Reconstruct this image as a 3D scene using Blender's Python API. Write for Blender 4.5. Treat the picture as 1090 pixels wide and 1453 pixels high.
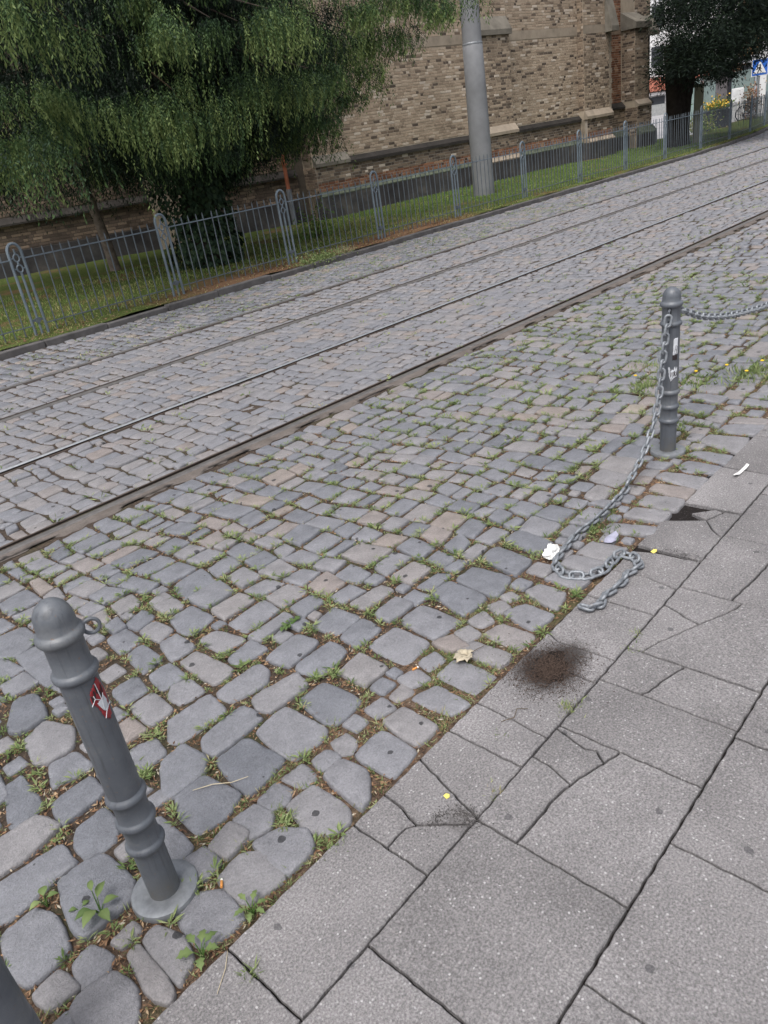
import bpy, math, random
import numpy as np
from mathutils import Vector, Matrix
R_ = np.random.default_rng(7)
random.seed(7)
for o in list(bpy.data.objects):
    bpy.data.objects.remove(o)
SC = bpy.context.scene
COL = SC.collection
PI = math.pi

# ------------------------------------------------------------------ camera, sky, sun, exposure
EYE = np.array([0.0, 0.0, 1.70])
YAW, PITCH, ROLL = math.radians(43.8), math.radians(26.25), math.radians(9.25)
fwd = np.array([math.cos(PITCH) * math.sin(YAW), math.cos(PITCH) * math.cos(YAW), -math.sin(PITCH)])
rt0 = np.array([math.cos(YAW), -math.sin(YAW), 0.0])
up0 = np.cross(rt0, fwd)
rt = math.cos(ROLL) * rt0 - math.sin(ROLL) * up0
up = math.sin(ROLL) * rt0 + math.cos(ROLL) * up0
cd = bpy.data.cameras.new('camera')
cam = bpy.data.objects.new('camera', cd)
COL.objects.link(cam)
cam.matrix_world = Matrix(((rt[0], up[0], -fwd[0], EYE[0]), (rt[1], up[1], -fwd[1], EYE[1]),
                           (rt[2], up[2], -fwd[2], EYE[2]), (0, 0, 0, 1)))
cd.sensor_fit = 'VERTICAL'
cd.sensor_height = 36.0
cd.lens = 36.0 * 1060 / 1453
cd.clip_start, cd.clip_end = 0.05, 3000
SC.camera = cam

SUN_EL, SUN_AZ = math.radians(64), math.radians(250)     # azimuth measured from +Y clockwise
w = bpy.data.worlds.new('World')
SC.world = w
w.use_nodes = True
wn, wl = w.node_tree.nodes, w.node_tree.links
wn.clear()
wo = wn.new('ShaderNodeOutputWorld')
bg = wn.new('ShaderNodeBackground')
sky = wn.new('ShaderNodeTexSky')
sky.sky_type = 'NISHITA'
sky.sun_disc = False
sky.sun_elevation = SUN_EL
sky.sun_rotation = SUN_AZ
sky.air_density, sky.dust_density, sky.ozone_density = 1.0, 6.0, 1.0
hs = wn.new('ShaderNodeHueSaturation')                   # overcast: the cloud layer greys the sky
hs.inputs['Saturation'].default_value = 0.42
wl.new(sky.outputs[0], hs.inputs['Color'])
wl.new(hs.outputs[0], bg.inputs[0])
bg.inputs[1].default_value = 0.14
wl.new(bg.outputs[0], wo.inputs[0])
sd = bpy.data.lights.new('sun', 'SUN')
sd.energy = 1.35
sd.angle = math.radians(28)
sd.color = (1.0, 0.985, 0.97)
sun = bpy.data.objects.new('sun', sd)
COL.objects.link(sun)
sdir = Vector((math.sin(SUN_AZ) * math.cos(SUN_EL), math.cos(SUN_AZ) * math.cos(SUN_EL), math.sin(SUN_EL)))
sun.rotation_euler = (-sdir).to_track_quat('-Z', 'Y').to_euler()
sun.location = (0, 0, 30)
vs = SC.view_settings
vs.view_transform, vs.look, vs.exposure, vs.gamma = 'Standard', 'None', 0.45, 1.0
vs.use_curve_mapping = False

# ------------------------------------------------------------------ helpers
def project(P):
    d = np.atleast_2d(P) - EYE
    z = d @ fwd
    z = np.where(z < 0.05, 1e-3, z)
    return 0.5 + (d @ rt) / z * 1060 / 1090, 0.5 - (d @ up) / z * 1060 / 1453, d @ fwd

def in_view(P, m=0.05):
    x, y, z = project(P)
    return (z > 0.05) & (x > -m) & (x < 1 + m) & (y > -m) & (y < 1 + m)

def tag(o, label=None, cat=None, group=None, kind=None):
    if label: o['label'] = label
    if cat: o['category'] = cat
    if group: o['group'] = group
    if kind: o['kind'] = kind
    return o

def link(o, parent=None):
    COL.objects.link(o)
    if parent is not None:
        o.parent = parent
        o.matrix_parent_inverse = parent.matrix_world.inverted() if parent.type != 'EMPTY' else Matrix.Translation(-Vector(parent.location))
    return o

def empty(name, loc, label=None, cat=None, group=None):
    o = bpy.data.objects.new(name, None)
    o.empty_display_size = 0.2
    o.location = loc
    COL.objects.link(o)
    return tag(o, label, cat, group)

def mesh_np(V, F, tint=None, smooth=True):
    """V (n,3), F list of int arrays of shape (k,3) or (k,4); tint: per-vertex float"""
    V = np.asarray(V, np.float32)
    if not isinstance(F, list): F = [F]
    F = [np.asarray(f, np.int32) for f in F if len(f)]
    me = bpy.data.meshes.new('mesh')
    me.vertices.add(len(V))
    me.vertices.foreach_set('co', V.ravel())
    nl = sum(f.size for f in F)
    me.loops.add(nl)
    me.loops.foreach_set('vertex_index', np.concatenate([f.ravel() for f in F]))
    tot = np.concatenate([np.full(len(f), f.shape[1], np.int32) for f in F])
    st = np.concatenate([[0], np.cumsum(tot)[:-1]]).astype(np.int32)
    me.polygons.add(len(tot))
    me.polygons.foreach_set('loop_start', st)
    me.polygons.foreach_set('loop_total', tot)
    me.polygons.foreach_set('use_smooth', np.full(len(tot), smooth, bool))
    if tint is not None:
        a = me.attributes.new('tint', 'FLOAT', 'POINT')
        a.data.foreach_set('value', np.asarray(tint, np.float32))
    me.update(calc_edges=True)
    return me

def obj_np(name, V, F, m, parent=None, tint=None, smooth=True, kind=None):
    me = mesh_np(V, F, tint, smooth)
    me.name = name
    me.materials.append(m)
    o = bpy.data.objects.new(name, me)
    link(o, parent)
    if kind: o['kind'] = kind
    return o

class MB:
    def __init__(s): s.v, s.q, s.t, s.n = [], [], [], []
    def add(s, V, F):
        b = len(s.v)
        s.v += [tuple(map(float, p)) for p in V]
        for f in F:
            f = [b + i for i in f]
            (s.q if len(f) == 4 else s.t if len(f) == 3 else s.n).append(f)
        return s
    def box(s, c, size, rot=None, axes=None):
        c = np.array(c, float); h = np.array(size, float) / 2
        P = np.array([[x, y, z] for z in (-1, 1) for y in (-1, 1) for x in (-1, 1)]) * h
        if axes is not None: P = P @ np.array(axes, float)
        elif rot is not None:
            ca, sa = math.cos(rot), math.sin(rot)
            P = P @ np.array([[ca, sa, 0], [-sa, ca, 0], [0, 0, 1]])
        return s.add(P + c, [(0, 2, 3, 1), (4, 5, 7, 6), (0, 1, 5, 4), (2, 6, 7, 3), (0, 4, 6, 2), (1, 3, 7, 5)])
    def tube(s, pts, rad, n=8, cap=True, closed=False):
        pts = [np.array(p, float) for p in pts]
        m = len(pts)
        rad = [rad] * m if np.isscalar(rad) else list(rad)
        V = []; prev = None
        for i in range(m):
            if closed: t = pts[(i + 1) % m] - pts[i - 1]
            else: t = pts[min(i + 1, m - 1)] - pts[max(i - 1, 0)]
            t = t / (np.linalg.norm(t) + 1e-9)
            if prev is None:
                a = np.array([0, 0, 1.0]) if abs(t[2]) < .9 else np.array([1.0, 0, 0])
                x = np.cross(a, t)
            else:
                x = prev - t * (prev @ t)
            x /= np.linalg.norm(x) + 1e-9
            prev = x; y = np.cross(t, x)
            for k in range(n):
                a = 2 * PI * k / n
                V.append(pts[i] + rad[i] * (math.cos(a) * x + math.sin(a) * y))
        F = []
        for i in range(m if closed else m - 1):
            j = (i + 1) % m
            for k in range(n):
                k2 = (k + 1) % n
                F.append((i * n + k, i * n + k2, j * n + k2, j * n + k))
        if cap and not closed:
            F.append(tuple(range(n))[::-1]); F.append(tuple((m - 1) * n + k for k in range(n)))
        return s.add(V, F)
    def lathe(s, prof, c=(0, 0, 0), n=32):
        V = [(c[0] + r * math.cos(2 * PI * k / n), c[1] + r * math.sin(2 * PI * k / n), c[2] + z) for r, z in prof for k in range(n)]
        F = [(i * n + k, i * n + (k + 1) % n, (i + 1) * n + (k + 1) % n, (i + 1) * n + k) for i in range(len(prof) - 1) for k in range(n)]
        F.append(tuple((len(prof) - 1) * n + k for k in range(n)))
        return s.add(V, F)
    def prism(s, poly, z0, z1):
        n = len(poly)
        V = [(p[0], p[1], z0) for p in poly] + [(p[0], p[1], z1) for p in poly]
        F = [(i, (i + 1) % n, n + (i + 1) % n, n + i) for i in range(n)] + [tuple(range(n))[::-1], tuple(range(n, 2 * n))]
        return s.add(V, F)
    def build(s, name, m, parent=None, smooth=False, bevel=0, kind=None):
        me = bpy.data.meshes.new(name)
        me.from_pydata(s.v, [], s.q + s.t + s.n)
        me.update()
        if smooth:
            me.polygons.foreach_set('use_smooth', np.ones(len(me.polygons), bool))
            if smooth != 'all':
                me.set_sharp_from_angle(angle=math.radians(40))
        me.materials.append(m)
        o = bpy.data.objects.new(name, me)
        link(o, parent)
        if bevel:
            b = o.modifiers.new('bevel', 'BEVEL'); b.width = bevel; b.segments = 2; b.limit_method = 'ANGLE'
        if kind: o['kind'] = kind
        return o

# ------------------------------------------------------------------ materials
MATS = {}
class NT:
    def __init__(s, name, rough=0.8, spec=0.3, metal=0.0):
        m = bpy.data.materials.new(name); m.use_nodes = True
        s.m, s.N, s.L = m, m.node_tree.nodes, m.node_tree.links
        s.b = s.N['Principled BSDF']
        s.b.inputs['Roughness'].default_value = rough
        s.b.inputs['Specular IOR Level'].default_value = spec
        s.b.inputs['Metallic'].default_value = metal
        s.pos = s.N.new('ShaderNodeNewGeometry').outputs['Position']
        MATS[name] = m
    def node(s, t, **kw):
        n = s.N.new(t)
        for k, v in kw.items(): setattr(n, k, v)
        return n
    def noise(s, scale, detail=4, rough=.6, vec=None, out='Fac'):
        n = s.node('ShaderNodeTexNoise')
        n.inputs['Scale'].default_value = scale; n.inputs['Detail'].default_value = detail; n.inputs['Roughness'].default_value = rough
        s.L.new(vec or s.pos, n.inputs['Vector'])
        return n.outputs[out]
    def voro(s, scale, feature='F1', out='Distance', rnd=1.0):
        n = s.node('ShaderNodeTexVoronoi', feature=feature)
        n.inputs['Scale'].default_value = scale; n.inputs['Randomness'].default_value = rnd
        s.L.new(s.pos, n.inputs['Vector'])
        return n.outputs[out] if out else n
    def ramp(s, fac, stops, interp='LINEAR'):
        n = s.node('ShaderNodeValToRGB')
        n.color_ramp.interpolation = interp
        e = n.color_ramp.elements
        while len(e) < len(stops): e.new(0.5)
        for i, (p, c) in enumerate(stops):
            e[i].position = p
            e[i].color = (c, c, c, 1) if np.isscalar(c) else (*c, 1)
        s.L.new(fac, n.inputs[0])
        return n.outputs[0]
    def mix(s, fac, a, b, mode='MIX'):
        n = s.node('ShaderNodeMix', data_type='RGBA', blend_type=mode)
        for sock, v in ((n.inputs[0], fac), (n.inputs[6], a), (n.inputs[7], b)):
            if hasattr(v, 'links'): s.L.new(v, sock)
            elif np.isscalar(v): sock.default_value = v
            else: sock.default_value = (*v, 1)
        return n.outputs[2]
    def math(s, op, a, b=0.0):
        n = s.node('ShaderNodeMath', operation=op)
        for i, v in enumerate((a, b)):
            if hasattr(v, 'links'): s.L.new(v, n.inputs[i])
            else: n.inputs[i].default_value = v
        return n.outputs[0]
    def attr(s, name='tint'):
        return s.node('ShaderNodeAttribute', attribute_name=name).outputs['Fac']
    def color(s, c):
        if hasattr(c, 'links'): s.L.new(c, s.b.inputs['Base Color'])
        else: s.b.inputs['Base Color'].default_value = (*c, 1)
        return s
    def rough(s, v):
        s.L.new(v, s.b.inputs['Roughness']); return s
    def bump(s, h, dist=.002, strength=1.0):
        n = s.node('ShaderNodeBump')
        n.inputs['Distance'].default_value = dist; n.inputs['Strength'].default_value = strength
        s.L.new(h, n.inputs['Height']); s.L.new(n.outputs[0], s.b.inputs['Normal'])
        return s

def simple(name, col, rough=.8, spec=.3, metal=0., nscale=8, var=.25, bump=0.0):
    t = NT(name, rough, spec, metal)
    n = t.noise(nscale, 6)
    lo = tuple(c * (1 - var) for c in col); hi = tuple(min(1, c * (1 + var)) for c in col)
    t.color(t.ramp(n, [(.25, lo), (.75, hi)]))
    if bump: t.bump(n, bump)
    return t.m

# worn sett stones
t = NT('sett_stone', .5, .45)
ti = t.attr()
base = t.ramp(ti, [(0, (.148, .155, .175)), (.3, (.19, .195, .216)), (.55, (.218, .217, .233)), (.72, (.236, .226, .23)), (.86, (.243, .215, .205)), (.95, (.262, .226, .2)), (1, (.33, .3, .25))])
base = t.mix(.5, base, t.ramp(t.noise(12, 6, .65), [(.3, .6), (.7, 1.3)]), 'MULTIPLY')
base = t.mix(.6, base, t.ramp(t.noise(150, 4, .75), [(.3, .6), (.7, 1.38)]), 'MULTIPLY')
v = t.node('ShaderNodeTexVoronoi', voronoi_dimensions='2D'); v.inputs['Scale'].default_value = 6.5; t.L.new(t.pos, v.inputs['Vector'])
sp0 = t.node('ShaderNodeSeparateColor'); t.L.new(v.outputs['Color'], sp0.inputs[0])
spot = t.math('LESS_THAN', t.math('ADD', v.outputs['Distance'], t.math('MULTIPLY', t.noise(60, 2), .08)), t.math('MULTIPLY', sp0.outputs[1], .13))
pick = t.math('GREATER_THAN', t.node('ShaderNodeSeparateColor').outputs[0], .38)
sc_ = pick.node.inputs[0].links[0].from_node; t.L.new(v.outputs['Color'], sc_.inputs[0])
t.color(t.mix(t.math('MULTIPLY', spot, t.math('MULTIPLY', pick, .85)), base, (.025, .025, .028)))
t.rough(t.ramp(t.noise(25, 4), [(.3, .36), (.7, .56)]))
t.bump(t.math('ADD', t.noise(30, 7, .72), t.math('MULTIPLY', t.noise(260, 2), .3)), .009, .85)

t = NT('soil', .95, .1)
c = t.ramp(t.noise(55, 6, .8), [(.25, (.03, .023, .018)), (.46, (.085, .06, .045)), (.6, (.2, .14, .1)), (.8, (.34, .24, .17))])
c = t.mix(t.ramp(t.noise(2.2, 3), [(.5, 0.), (.66, .6)]), c, (.07, .085, .03))
t.color(c); t.bump(t.noise(60, 5, .8), .012)

t = NT('road_bed', .9, .2)       # joints near the eye, sett paving seen as one surface far away
c = t.ramp(t.noise(55, 6, .8), [(.25, (.026, .02, .016)), (.5, (.065, .05, .04)), (.68, (.15, .11, .08)), (.86, (.26, .19, .13))])
g = t.ramp(t.noise(1.7, 4, .7), [(.5, 0.), (.68, .7)])
t.color(t.mix(g, c, (.05, .06, .022))); t.bump(t.noise(60, 5, .8), .012)

t = NT('far_paving', .7, .35)
c = t.ramp(t.voro(7, out='Color'), [(0, (.14, .14, .15)), (1, (.24, .235, .235))])
t.color(t.mix(t.ramp(t.voro(7, 'DISTANCE_TO_EDGE'), [(.0, 1.), (.08, 0.)]), c, (.05, .045, .035)))

t = NT('paving_concrete', .85, .3)
ti = t.attr()
c = t.ramp(ti, [(0, (.168, .161, .163)), (1, (.213, .204, .207))])
c = t.mix(.8, c, t.ramp(t.noise(2.6, 6, .65), [(.3, .7), (.7, 1.22)]), 'MULTIPLY')
c = t.mix(.85, c, t.ramp(t.noise(160, 3, .7), [(.3, .45), (.5, 1.0), (.68, 1.6)]), 'MULTIPLY')
v = t.node('ShaderNodeTexVoronoi', voronoi_dimensions='2D'); v.inputs['Scale'].default_value = 115; t.L.new(t.pos, v.inputs['Vector'])
sp = t.node('ShaderNodeSeparateColor'); t.L.new(v.outputs['Color'], sp.inputs[0])
grain = t.math('MULTIPLY', t.math('LESS_THAN', v.outputs['Distance'], .34), t.math('GREATER_THAN', sp.outputs[0], .78))
c = t.mix(t.math('MULTIPLY', grain, .42), c, t.ramp(sp.outputs[1], [(0, (.1, .1, .11)), (.45, (.3, .28, .27)), (.85, (.4, .39, .39)), (1, (.7, .69, .69))]))
v2 = t.node('ShaderNodeTexVoronoi', voronoi_dimensions='2D'); v2.inputs['Scale'].default_value = 2.6; t.L.new(t.pos, v2.inputs['Vector'])
gum = t.math('LESS_THAN', t.math('ADD', v2.outputs['Distance'], t.math('MULTIPLY', t.noise(50, 2), .04)), .046)
c = t.mix(t.math('MULTIPLY', gum, .6), c, (.05, .05, .055))
def stain(c, x, y, r, col, amt):       # earth trodden into the slab around a broken corner
    d = t.node('ShaderNodeVectorMath', operation='DISTANCE'); d.inputs[1].default_value = (x, y, 0); t.L.new(t.pos, d.inputs[0])
    f = t.math('ADD', d.outputs['Value'], t.math('MULTIPLY', t.math('SUBTRACT', t.noise(22, 5, .75), .5), r * .9))
    f = t.math('ADD', f, t.math('MULTIPLY', t.math('SUBTRACT', t.noise(190, 3, .7), .5), r * .9))
    return t.mix(t.ramp(f, [(r * .45, amt), (r * 1.15, 0.)]), c, col)
c = stain(c, 1.745, 1.15, .135, (.03, .026, .025), .96)
c = stain(c, 1.86, 1.12, .075, (.035, .03, .028), .85)
c = stain(c, 1.07, 1.015, .055, (.06, .055, .052), .45)
t.color(c); t.bump(t.math('ADD', t.noise(260, 2, .6), t.math('MULTIPLY', t.noise(60, 3), .6)), .003, .8)

t = NT('dark_soil', .95, .15)
t.color(t.ramp(t.noise(120, 4, .8), [(.3, (.01, .009, .0088)), (.6, (.026, .022, .021)), (.8, (.06, .044, .038))])); t.bump(t.noise(130, 4, .8), .008)

# steel, paint
t = NT('polished_rail', .4, .5, .8)
t.color(t.ramp(t.noise(30, 3), [(.3, (.47, .48, .5)), (.7, (.64, .65, .67))]))
t = NT('worn_rail', .5, .4, .25)
t.color(t.ramp(t.noise(18, 5), [(.3, (.105, .1, .098)), (.7, (.175, .165, .16))])); t.bump(t.noise(80, 3), .001)
MATS['groove'] = simple('groove', (.022, .018, .016), .9, .1)
MATS['dusty_groove'] = simple('dusty_groove', (.1, .092, .085), .9, .1, nscale=20)
MATS['rusty_lip'] = simple('rusty_lip', (.06, .045, .038), .8, .3, nscale=20)
t = NT('joint_mortar', .9, .2)
c = t.ramp(t.noise(9, 6), [(.3, (.1, .084, .075)), (.7, (.175, .152, .14))])
t.color(t.mix(t.ramp(t.noise(70, 3), [(.35, .6), (.6, 0.)]), c, (.1, .09, .08))); t.bump(t.noise(60, 4), .004)
t = NT('bollard_paint', .42, .5)
c = t.ramp(t.noise(9, 5), [(.3, (.085, .095, .112)), (.7, (.122, .134, .152))])
c = t.mix(t.ramp(t.noise(5.1, 6, .75), [(.52, 0.), (.68, .7)]), c, (.165, .172, .18))
mp = t.node('ShaderNodeMapping'); mp.inputs['Scale'].default_value = (60, 60, 3.5); t.L.new(t.pos, mp.inputs['Vector'])
c = t.mix(t.ramp(t.noise(1.0, 4, .7, mp.outputs[0]), [(.54, 0.), (.7, .6)]), c, (.045, .046, .05))
c = t.mix(t.ramp(t.noise(95, 3, .6), [(.66, 0.), (.72, .85)]), c, (.17, .12, .09))
zz_ = t.node('ShaderNodeSeparateXYZ'); t.L.new(t.pos, zz_.inputs[0])
c = t.mix(t.math('MULTIPLY', t.ramp(zz_.outputs[2], [(.0, 1.), (.1, 0.)]), t.ramp(t.noise(24, 4), [(.35, 0.), (.65, .75)])), c, (.11, .1, .075))
t.color(c); t.bump(t.noise(160, 2), .0006); t.rough(t.ramp(t.noise(20, 3), [(.3, .36), (.7, .52)]))
t = NT('galvanised', .5, .5, .35)
t.color(t.ramp(t.noise(35, 4), [(.3, (.17, .18, .195)), (.7, (.27, .285, .3))])); t.bump(t.noise(120, 3), .0008)
t = NT('chain_steel', .5, .5, .3)
c = t.ramp(t.noise(55, 4), [(.3, (.15, .165, .185)), (.7, (.3, .32, .345))])
t.color(t.mix(t.ramp(t.noise(30, 3), [(.6, 0.), (.75, .35)]), c, (.12, .085, .06)))
t = NT('fence_paint', .5, .45)
t.color(t.ramp(t.noise(6, 5), [(.3, (.1, .13, .16)), (.7, (.175, .215, .25))])); t.bump(t.noise(90, 3), .001)
MATS['picket_paint'] = simple('picket_paint', (.1, .12, .14), .55, .4, nscale=11)
MATS['pole_metal'] = simple('pole_metal', (.2, .205, .215), .6, .35, nscale=3, var=.18, bump=.001)
MATS['hole'] = simple('hole', (.01, .01, .01), .9, .1)
MATS['rust_pipe'] = simple('rust_pipe', (.28, .095, .05), .6, .3, nscale=5)
MATS['grey_pipe'] = simple('grey_pipe', (.16, .17, .19), .6, .3, nscale=5)

# church
t = NT('brick', .9, .2)
ti = t.attr()
c = t.ramp(ti, [(0, (.085, .066, .055)), (.13, (.135, .105, .083)), (.22, (.19, .143, .108)), (.32, (.275, .212, .157)), (.55, (.375, .292, .217)), (.78, (.445, .355, .27)), (.9, (.495, .41, .325)), (1, (.57, .49, .41))])
c = t.mix(.7, c, t.ramp(t.noise(45, 4, .7), [(.25, .6), (.75, 1.35)]), 'MULTIPLY')
c = t.mix(.5, c, t.ramp(t.noise(.7, 5, .6), [(.3, .68), (.7, 1.18)]), 'MULTIPLY')
t.color(c); t.bump(t.noise(70, 4), .006)
t = NT('red_brick', .9, .2)
c = t.ramp(t.attr(), [(0, (.07, .045, .035)), (.3, (.2, .09, .055)), (.7, (.3, .15, .09)), (1, (.36, .23, .15))])
t.color(t.mix(.6, c, t.ramp(t.noise(.8, 5, .6), [(.3, .65), (.7, 1.2)]), 'MULTIPLY')); t.bump(t.noise(70, 4), .006)
MATS['mortar'] = simple('mortar', (.4, .335, .26), .95, .1, nscale=2.5, var=.3)
MATS['white_mortar'] = simple('white_mortar', (.34, .3, .255), .95, .1, nscale=4, var=.25)
MATS['sandstone'] = simple('sandstone', (.31, .26, .205), .9, .2, nscale=3, var=.28, bump=.004)
MATS['weathered_stone'] = simple('weathered_stone', (.17, .155, .13), .9, .2, nscale=2.4, var=.5, bump=.006)
MATS['ledge_stone'] = simple('ledge_stone', (.04, .036, .033), .9, .2, nscale=3, var=.4, bump=.005)
MATS['mossy_stone'] = simple('mossy_stone', (.1, .115, .085), .9, .2, nscale=5, var=.4, bump=.004)
t = NT('plinth_render', .9, .2)
c = t.ramp(t.noise(1.1, 6, .65), [(.3, (.028, .027, .03)), (.55, (.07, .067, .068)), (.8, (.17, .155, .13))])
t.color(c); t.bump(t.noise(30, 4), .004)

# plants
def leafmat(name, stops, trans=.25, rough=.6):
    t = NT(name, rough, .25)
    c = t.ramp(t.attr(), stops)
    t.color(c)
    tr = t.node('ShaderNodeBsdfTranslucent'); t.L.new(c, tr.inputs[0])
    mx = t.node('ShaderNodeMixShader'); mx.inputs[0].default_value = trans
    out = [n for n in t.N if n.type == 'OUTPUT_MATERIAL'][0]
    t.L.new(t.b.outputs[0], mx.inputs[1]); t.L.new(tr.outputs[0], mx.inputs[2]); t.L.new(mx.outputs[0], out.inputs[0])
    return t.m
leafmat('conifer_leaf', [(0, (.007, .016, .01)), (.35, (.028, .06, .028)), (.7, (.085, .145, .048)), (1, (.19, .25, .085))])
leafmat('yew_leaf', [(0, (.005, .01, .008)), (.6, (.012, .023, .014)), (1, (.026, .044, .021))], .1, .85)
leafmat('ivy_leaf', [(0, (.014, .03, .02)), (.6, (.03, .06, .032)), (1, (.06, .1, .045))], .15)
leafmat('weed_leaf', [(0, (.085, .14, .045)), (.35, (.2, .265, .1)), (.7, (.31, .36, .17)), (.88, (.37, .34, .2)), (1, (.4, .31, .21))])
leafmat('lawn_leaf', [(0, (.095, .18, .045)), (.5, (.2, .28, .08)), (.8, (.32, .33, .13)), (1, (.37, .31, .18))])
leafmat('litter_leaf', [(0, (.045, .028, .02)), (.4, (.14, .075, .045)), (.7, (.26, .155, .09)), (.92, (.36, .25, .15)), (1, (.42, .38, .3))], .05, .9)
MATS['yew_bark'] = simple('yew_bark', (.022, .018, .016), .95, .1, nscale=9, var=.5, bump=.03)
MATS['bark'] = simple('bark', (.06, .05, .042), .95, .1, nscale=9, var=.5, bump=.02)
MATS['pale_bark'] = simple('pale_bark', (.2, .165, .14), .95, .1, nscale=9, var=.4, bump=.02)
MATS['twig'] = simple('twig', (.1, .075, .05), .95, .1)
t = NT('verge_soil', .95, .1)
c = t.ramp(t.noise(14, 6, .75), [(.25, (.035, .045, .015)), (.5, (.075, .105, .028)), (.75, (.14, .15, .055))])
c = t.mix(t.ramp(t.noise(.9, 4, .6), [(.52, 0.), (.68, .8)]), c, (.17, .1, .06))
sx = t.node('ShaderNodeSeparateXYZ'); t.L.new(t.pos, sx.inputs[0])      # bare earth and leaf mould along the fence foot
wn_ = t.math('MULTIPLY', t.math('SUBTRACT', t.noise(1.6, 5, .7), .5), 2.2)
fx = t.math('MULTIPLY', t.ramp(t.math('ADD', t.math('MULTIPLY', sx.outputs[0], .05), t.math('MULTIPLY', wn_, .05)), [(.27, 0.), (.33, 1.), (.62, 1.), (.68, 0.)]), t.ramp(t.math('ADD', t.math('MULTIPLY', t.math('SUBTRACT', sx.outputs[1], 9.), .4), t.math('MULTIPLY', wn_, .12)), [(.5, 1.), (.72, 0.)]))
c = t.mix(t.math('MULTIPLY', fx, .9), c, t.ramp(t.noise(60, 4, .7), [(.3, (.1, .055, .035)), (.7, (.27, .155, .095))]))
t.color(c); t.bump(t.noise(40, 5), .02)
M = MATS
# ------------------------------------------------------------------ street layout (u along the street = X, v across it = Y)
def bend(u): u = np.asarray(u, float); d = np.clip(u - 22, 0, None); return np.where(d < 8, .01 * d * d, .64 + .16 * (d - 8))
def rail1(u): u = np.asarray(u, float); x = np.clip(u, -8, 26) - 1; return 4.15 - .05 * x + .001 * x * x + bend(u)
def kerb_v(u): u = np.asarray(u, float); return 9.62 - .018 * (np.clip(u, -8, 30) - 4) + bend(u)
def fence_v(u): u = np.asarray(u, float); return 10.18 - .025 * (np.clip(u, -8, 30) - 4) + bend(u)
RAIL_OFF = (0.0, 1.36, 2.77, 3.95)
VERGE_Z = .075

def strip(name, us, lo, hi, z, m, nv=2, amp=0.0, kind='structure', label=None):
    us = np.asarray(us, float); V = []
    for k in range(nv + 1):
        f = k / nv
        V.append(np.stack([us, lo(us) * (1 - f) + hi(us) * f, np.full_like(us, z)], 1))
    V = np.stack(V, 1); n, k = V.shape[:2]
    if amp:
        V[..., 2] += amp * (np.sin(V[..., 0] * 3.1 + V[..., 1] * 2.3) + np.sin(V[..., 0] * 7.7 - V[..., 1] * 5.9) * .5)
    I = np.arange(n * k).reshape(n, k)
    F = np.stack([I[:-1, :-1], I[1:, :-1], I[1:, 1:], I[:-1, 1:]], -1).reshape(-1, 4)
    return obj_np(name, V.reshape(-1, 3), F, m, kind=kind)

UU = np.concatenate([np.arange(-6, 50, .5), np.arange(50, 140, 3)])
gm = MB(); gm.box((60, 60, -.35), (1600, 1600, .2))
ground = gm.build('ground', simple('distant_asphalt', (.16, .16, .165), .85, .2, nscale=.6), kind='structure')
road = strip('road', UU, lambda u: 1.62 + bend(u), lambda u: kerb_v(u) + .06, -.0125, M['road_bed'], 24, .0025)
gutter = strip('gutter', UU, lambda u: 1.255 + bend(u), lambda u: 1.618 + bend(u), -.0125, M['soil'], 6, .0025)
pavement = strip('pavement', UU, lambda u: -6 + bend(u), lambda u: 1.252 + bend(u), -.017, M['dark_soil'], 12)
far_paving = strip('far_road', np.concatenate([np.arange(44, 50, .5), np.arange(50, 140, 3)]), lambda u: 1.27 + bend(u), lambda u: kerb_v(u) - .02, -.012, M['far_paving'], 6)
plaza = strip('plaza', np.arange(30, 130, 4.), lambda u: kerb_v(u) + 2.6, lambda u: kerb_v(u) + 70, .02, simple('plaza_paving', (.3, .3, .31), .8, .2, nscale=.5), 6)

# ------------------------------------------------------------------ stones: outline rings with rounded, worn tops
def outline(poly, P):
    p = np.array(poly, float)
    for q_ in (.075, .22):                                 # cut the corners
        a, b = p, np.roll(p, -1, 0)
        p = np.stack([a * (1 - q_) + b * q_, a * q_ + b * (1 - q_)], 1).reshape(-1, 2)
    m_ = p.mean(0); p = m_ + (p - m_) * (1 + .012 / np.linalg.norm(p - m_, axis=1, keepdims=True))
    d = np.linalg.norm(np.roll(p, -1, 0) - p, axis=1); s = np.concatenate([[0], np.cumsum(d)])
    q = np.vstack([p, p[:1]]); x = np.linspace(0, s[-1], P, endpoint=False)
    O = np.stack([np.interp(x, s, q[:, 0]), np.interp(x, s, q[:, 1])], 1)
    th_ = np.linspace(0, 2 * PI, P, endpoint=False); ph_ = R_.uniform(0, 6, 3)      # hand-split edges are never quite straight
    return m_ + (O - m_) * (1 + .012 * np.sin(5 * th_ + ph_[0]) + .009 * np.sin(9 * th_ + ph_[1]) + .006 * np.sin(15 * th_ + ph_[2]))[:, None]

def quads_outline(C, P):
    """C (M,4,2) corners -> (M,P,2) outline with rounded corners"""
    T = {8: [.14, .86], 12: [.1, .5, .9], 16: [.07, .24, .76, .93], 20: [.04, .13, .5, .87, .96]}[P]
    out = []
    for e in range(4):
        a, b = C[:, e], C[:, (e + 1) % 4]
        for t_ in T: out.append(a * (1 - t_) + b * t_)
    O = np.stack(out, 1)
    cen = C.mean(1, keepdims=True)
    n = O.shape[1]
    r = 1 + R_.normal(0, .019, (len(C), n, 1)) + (.03 * np.array([1.0 if abs(t_ - .5) < .3 else -.35 for _ in range(4) for t_ in T]))[None, :, None]
    return cen + (O - cen) * r

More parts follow.
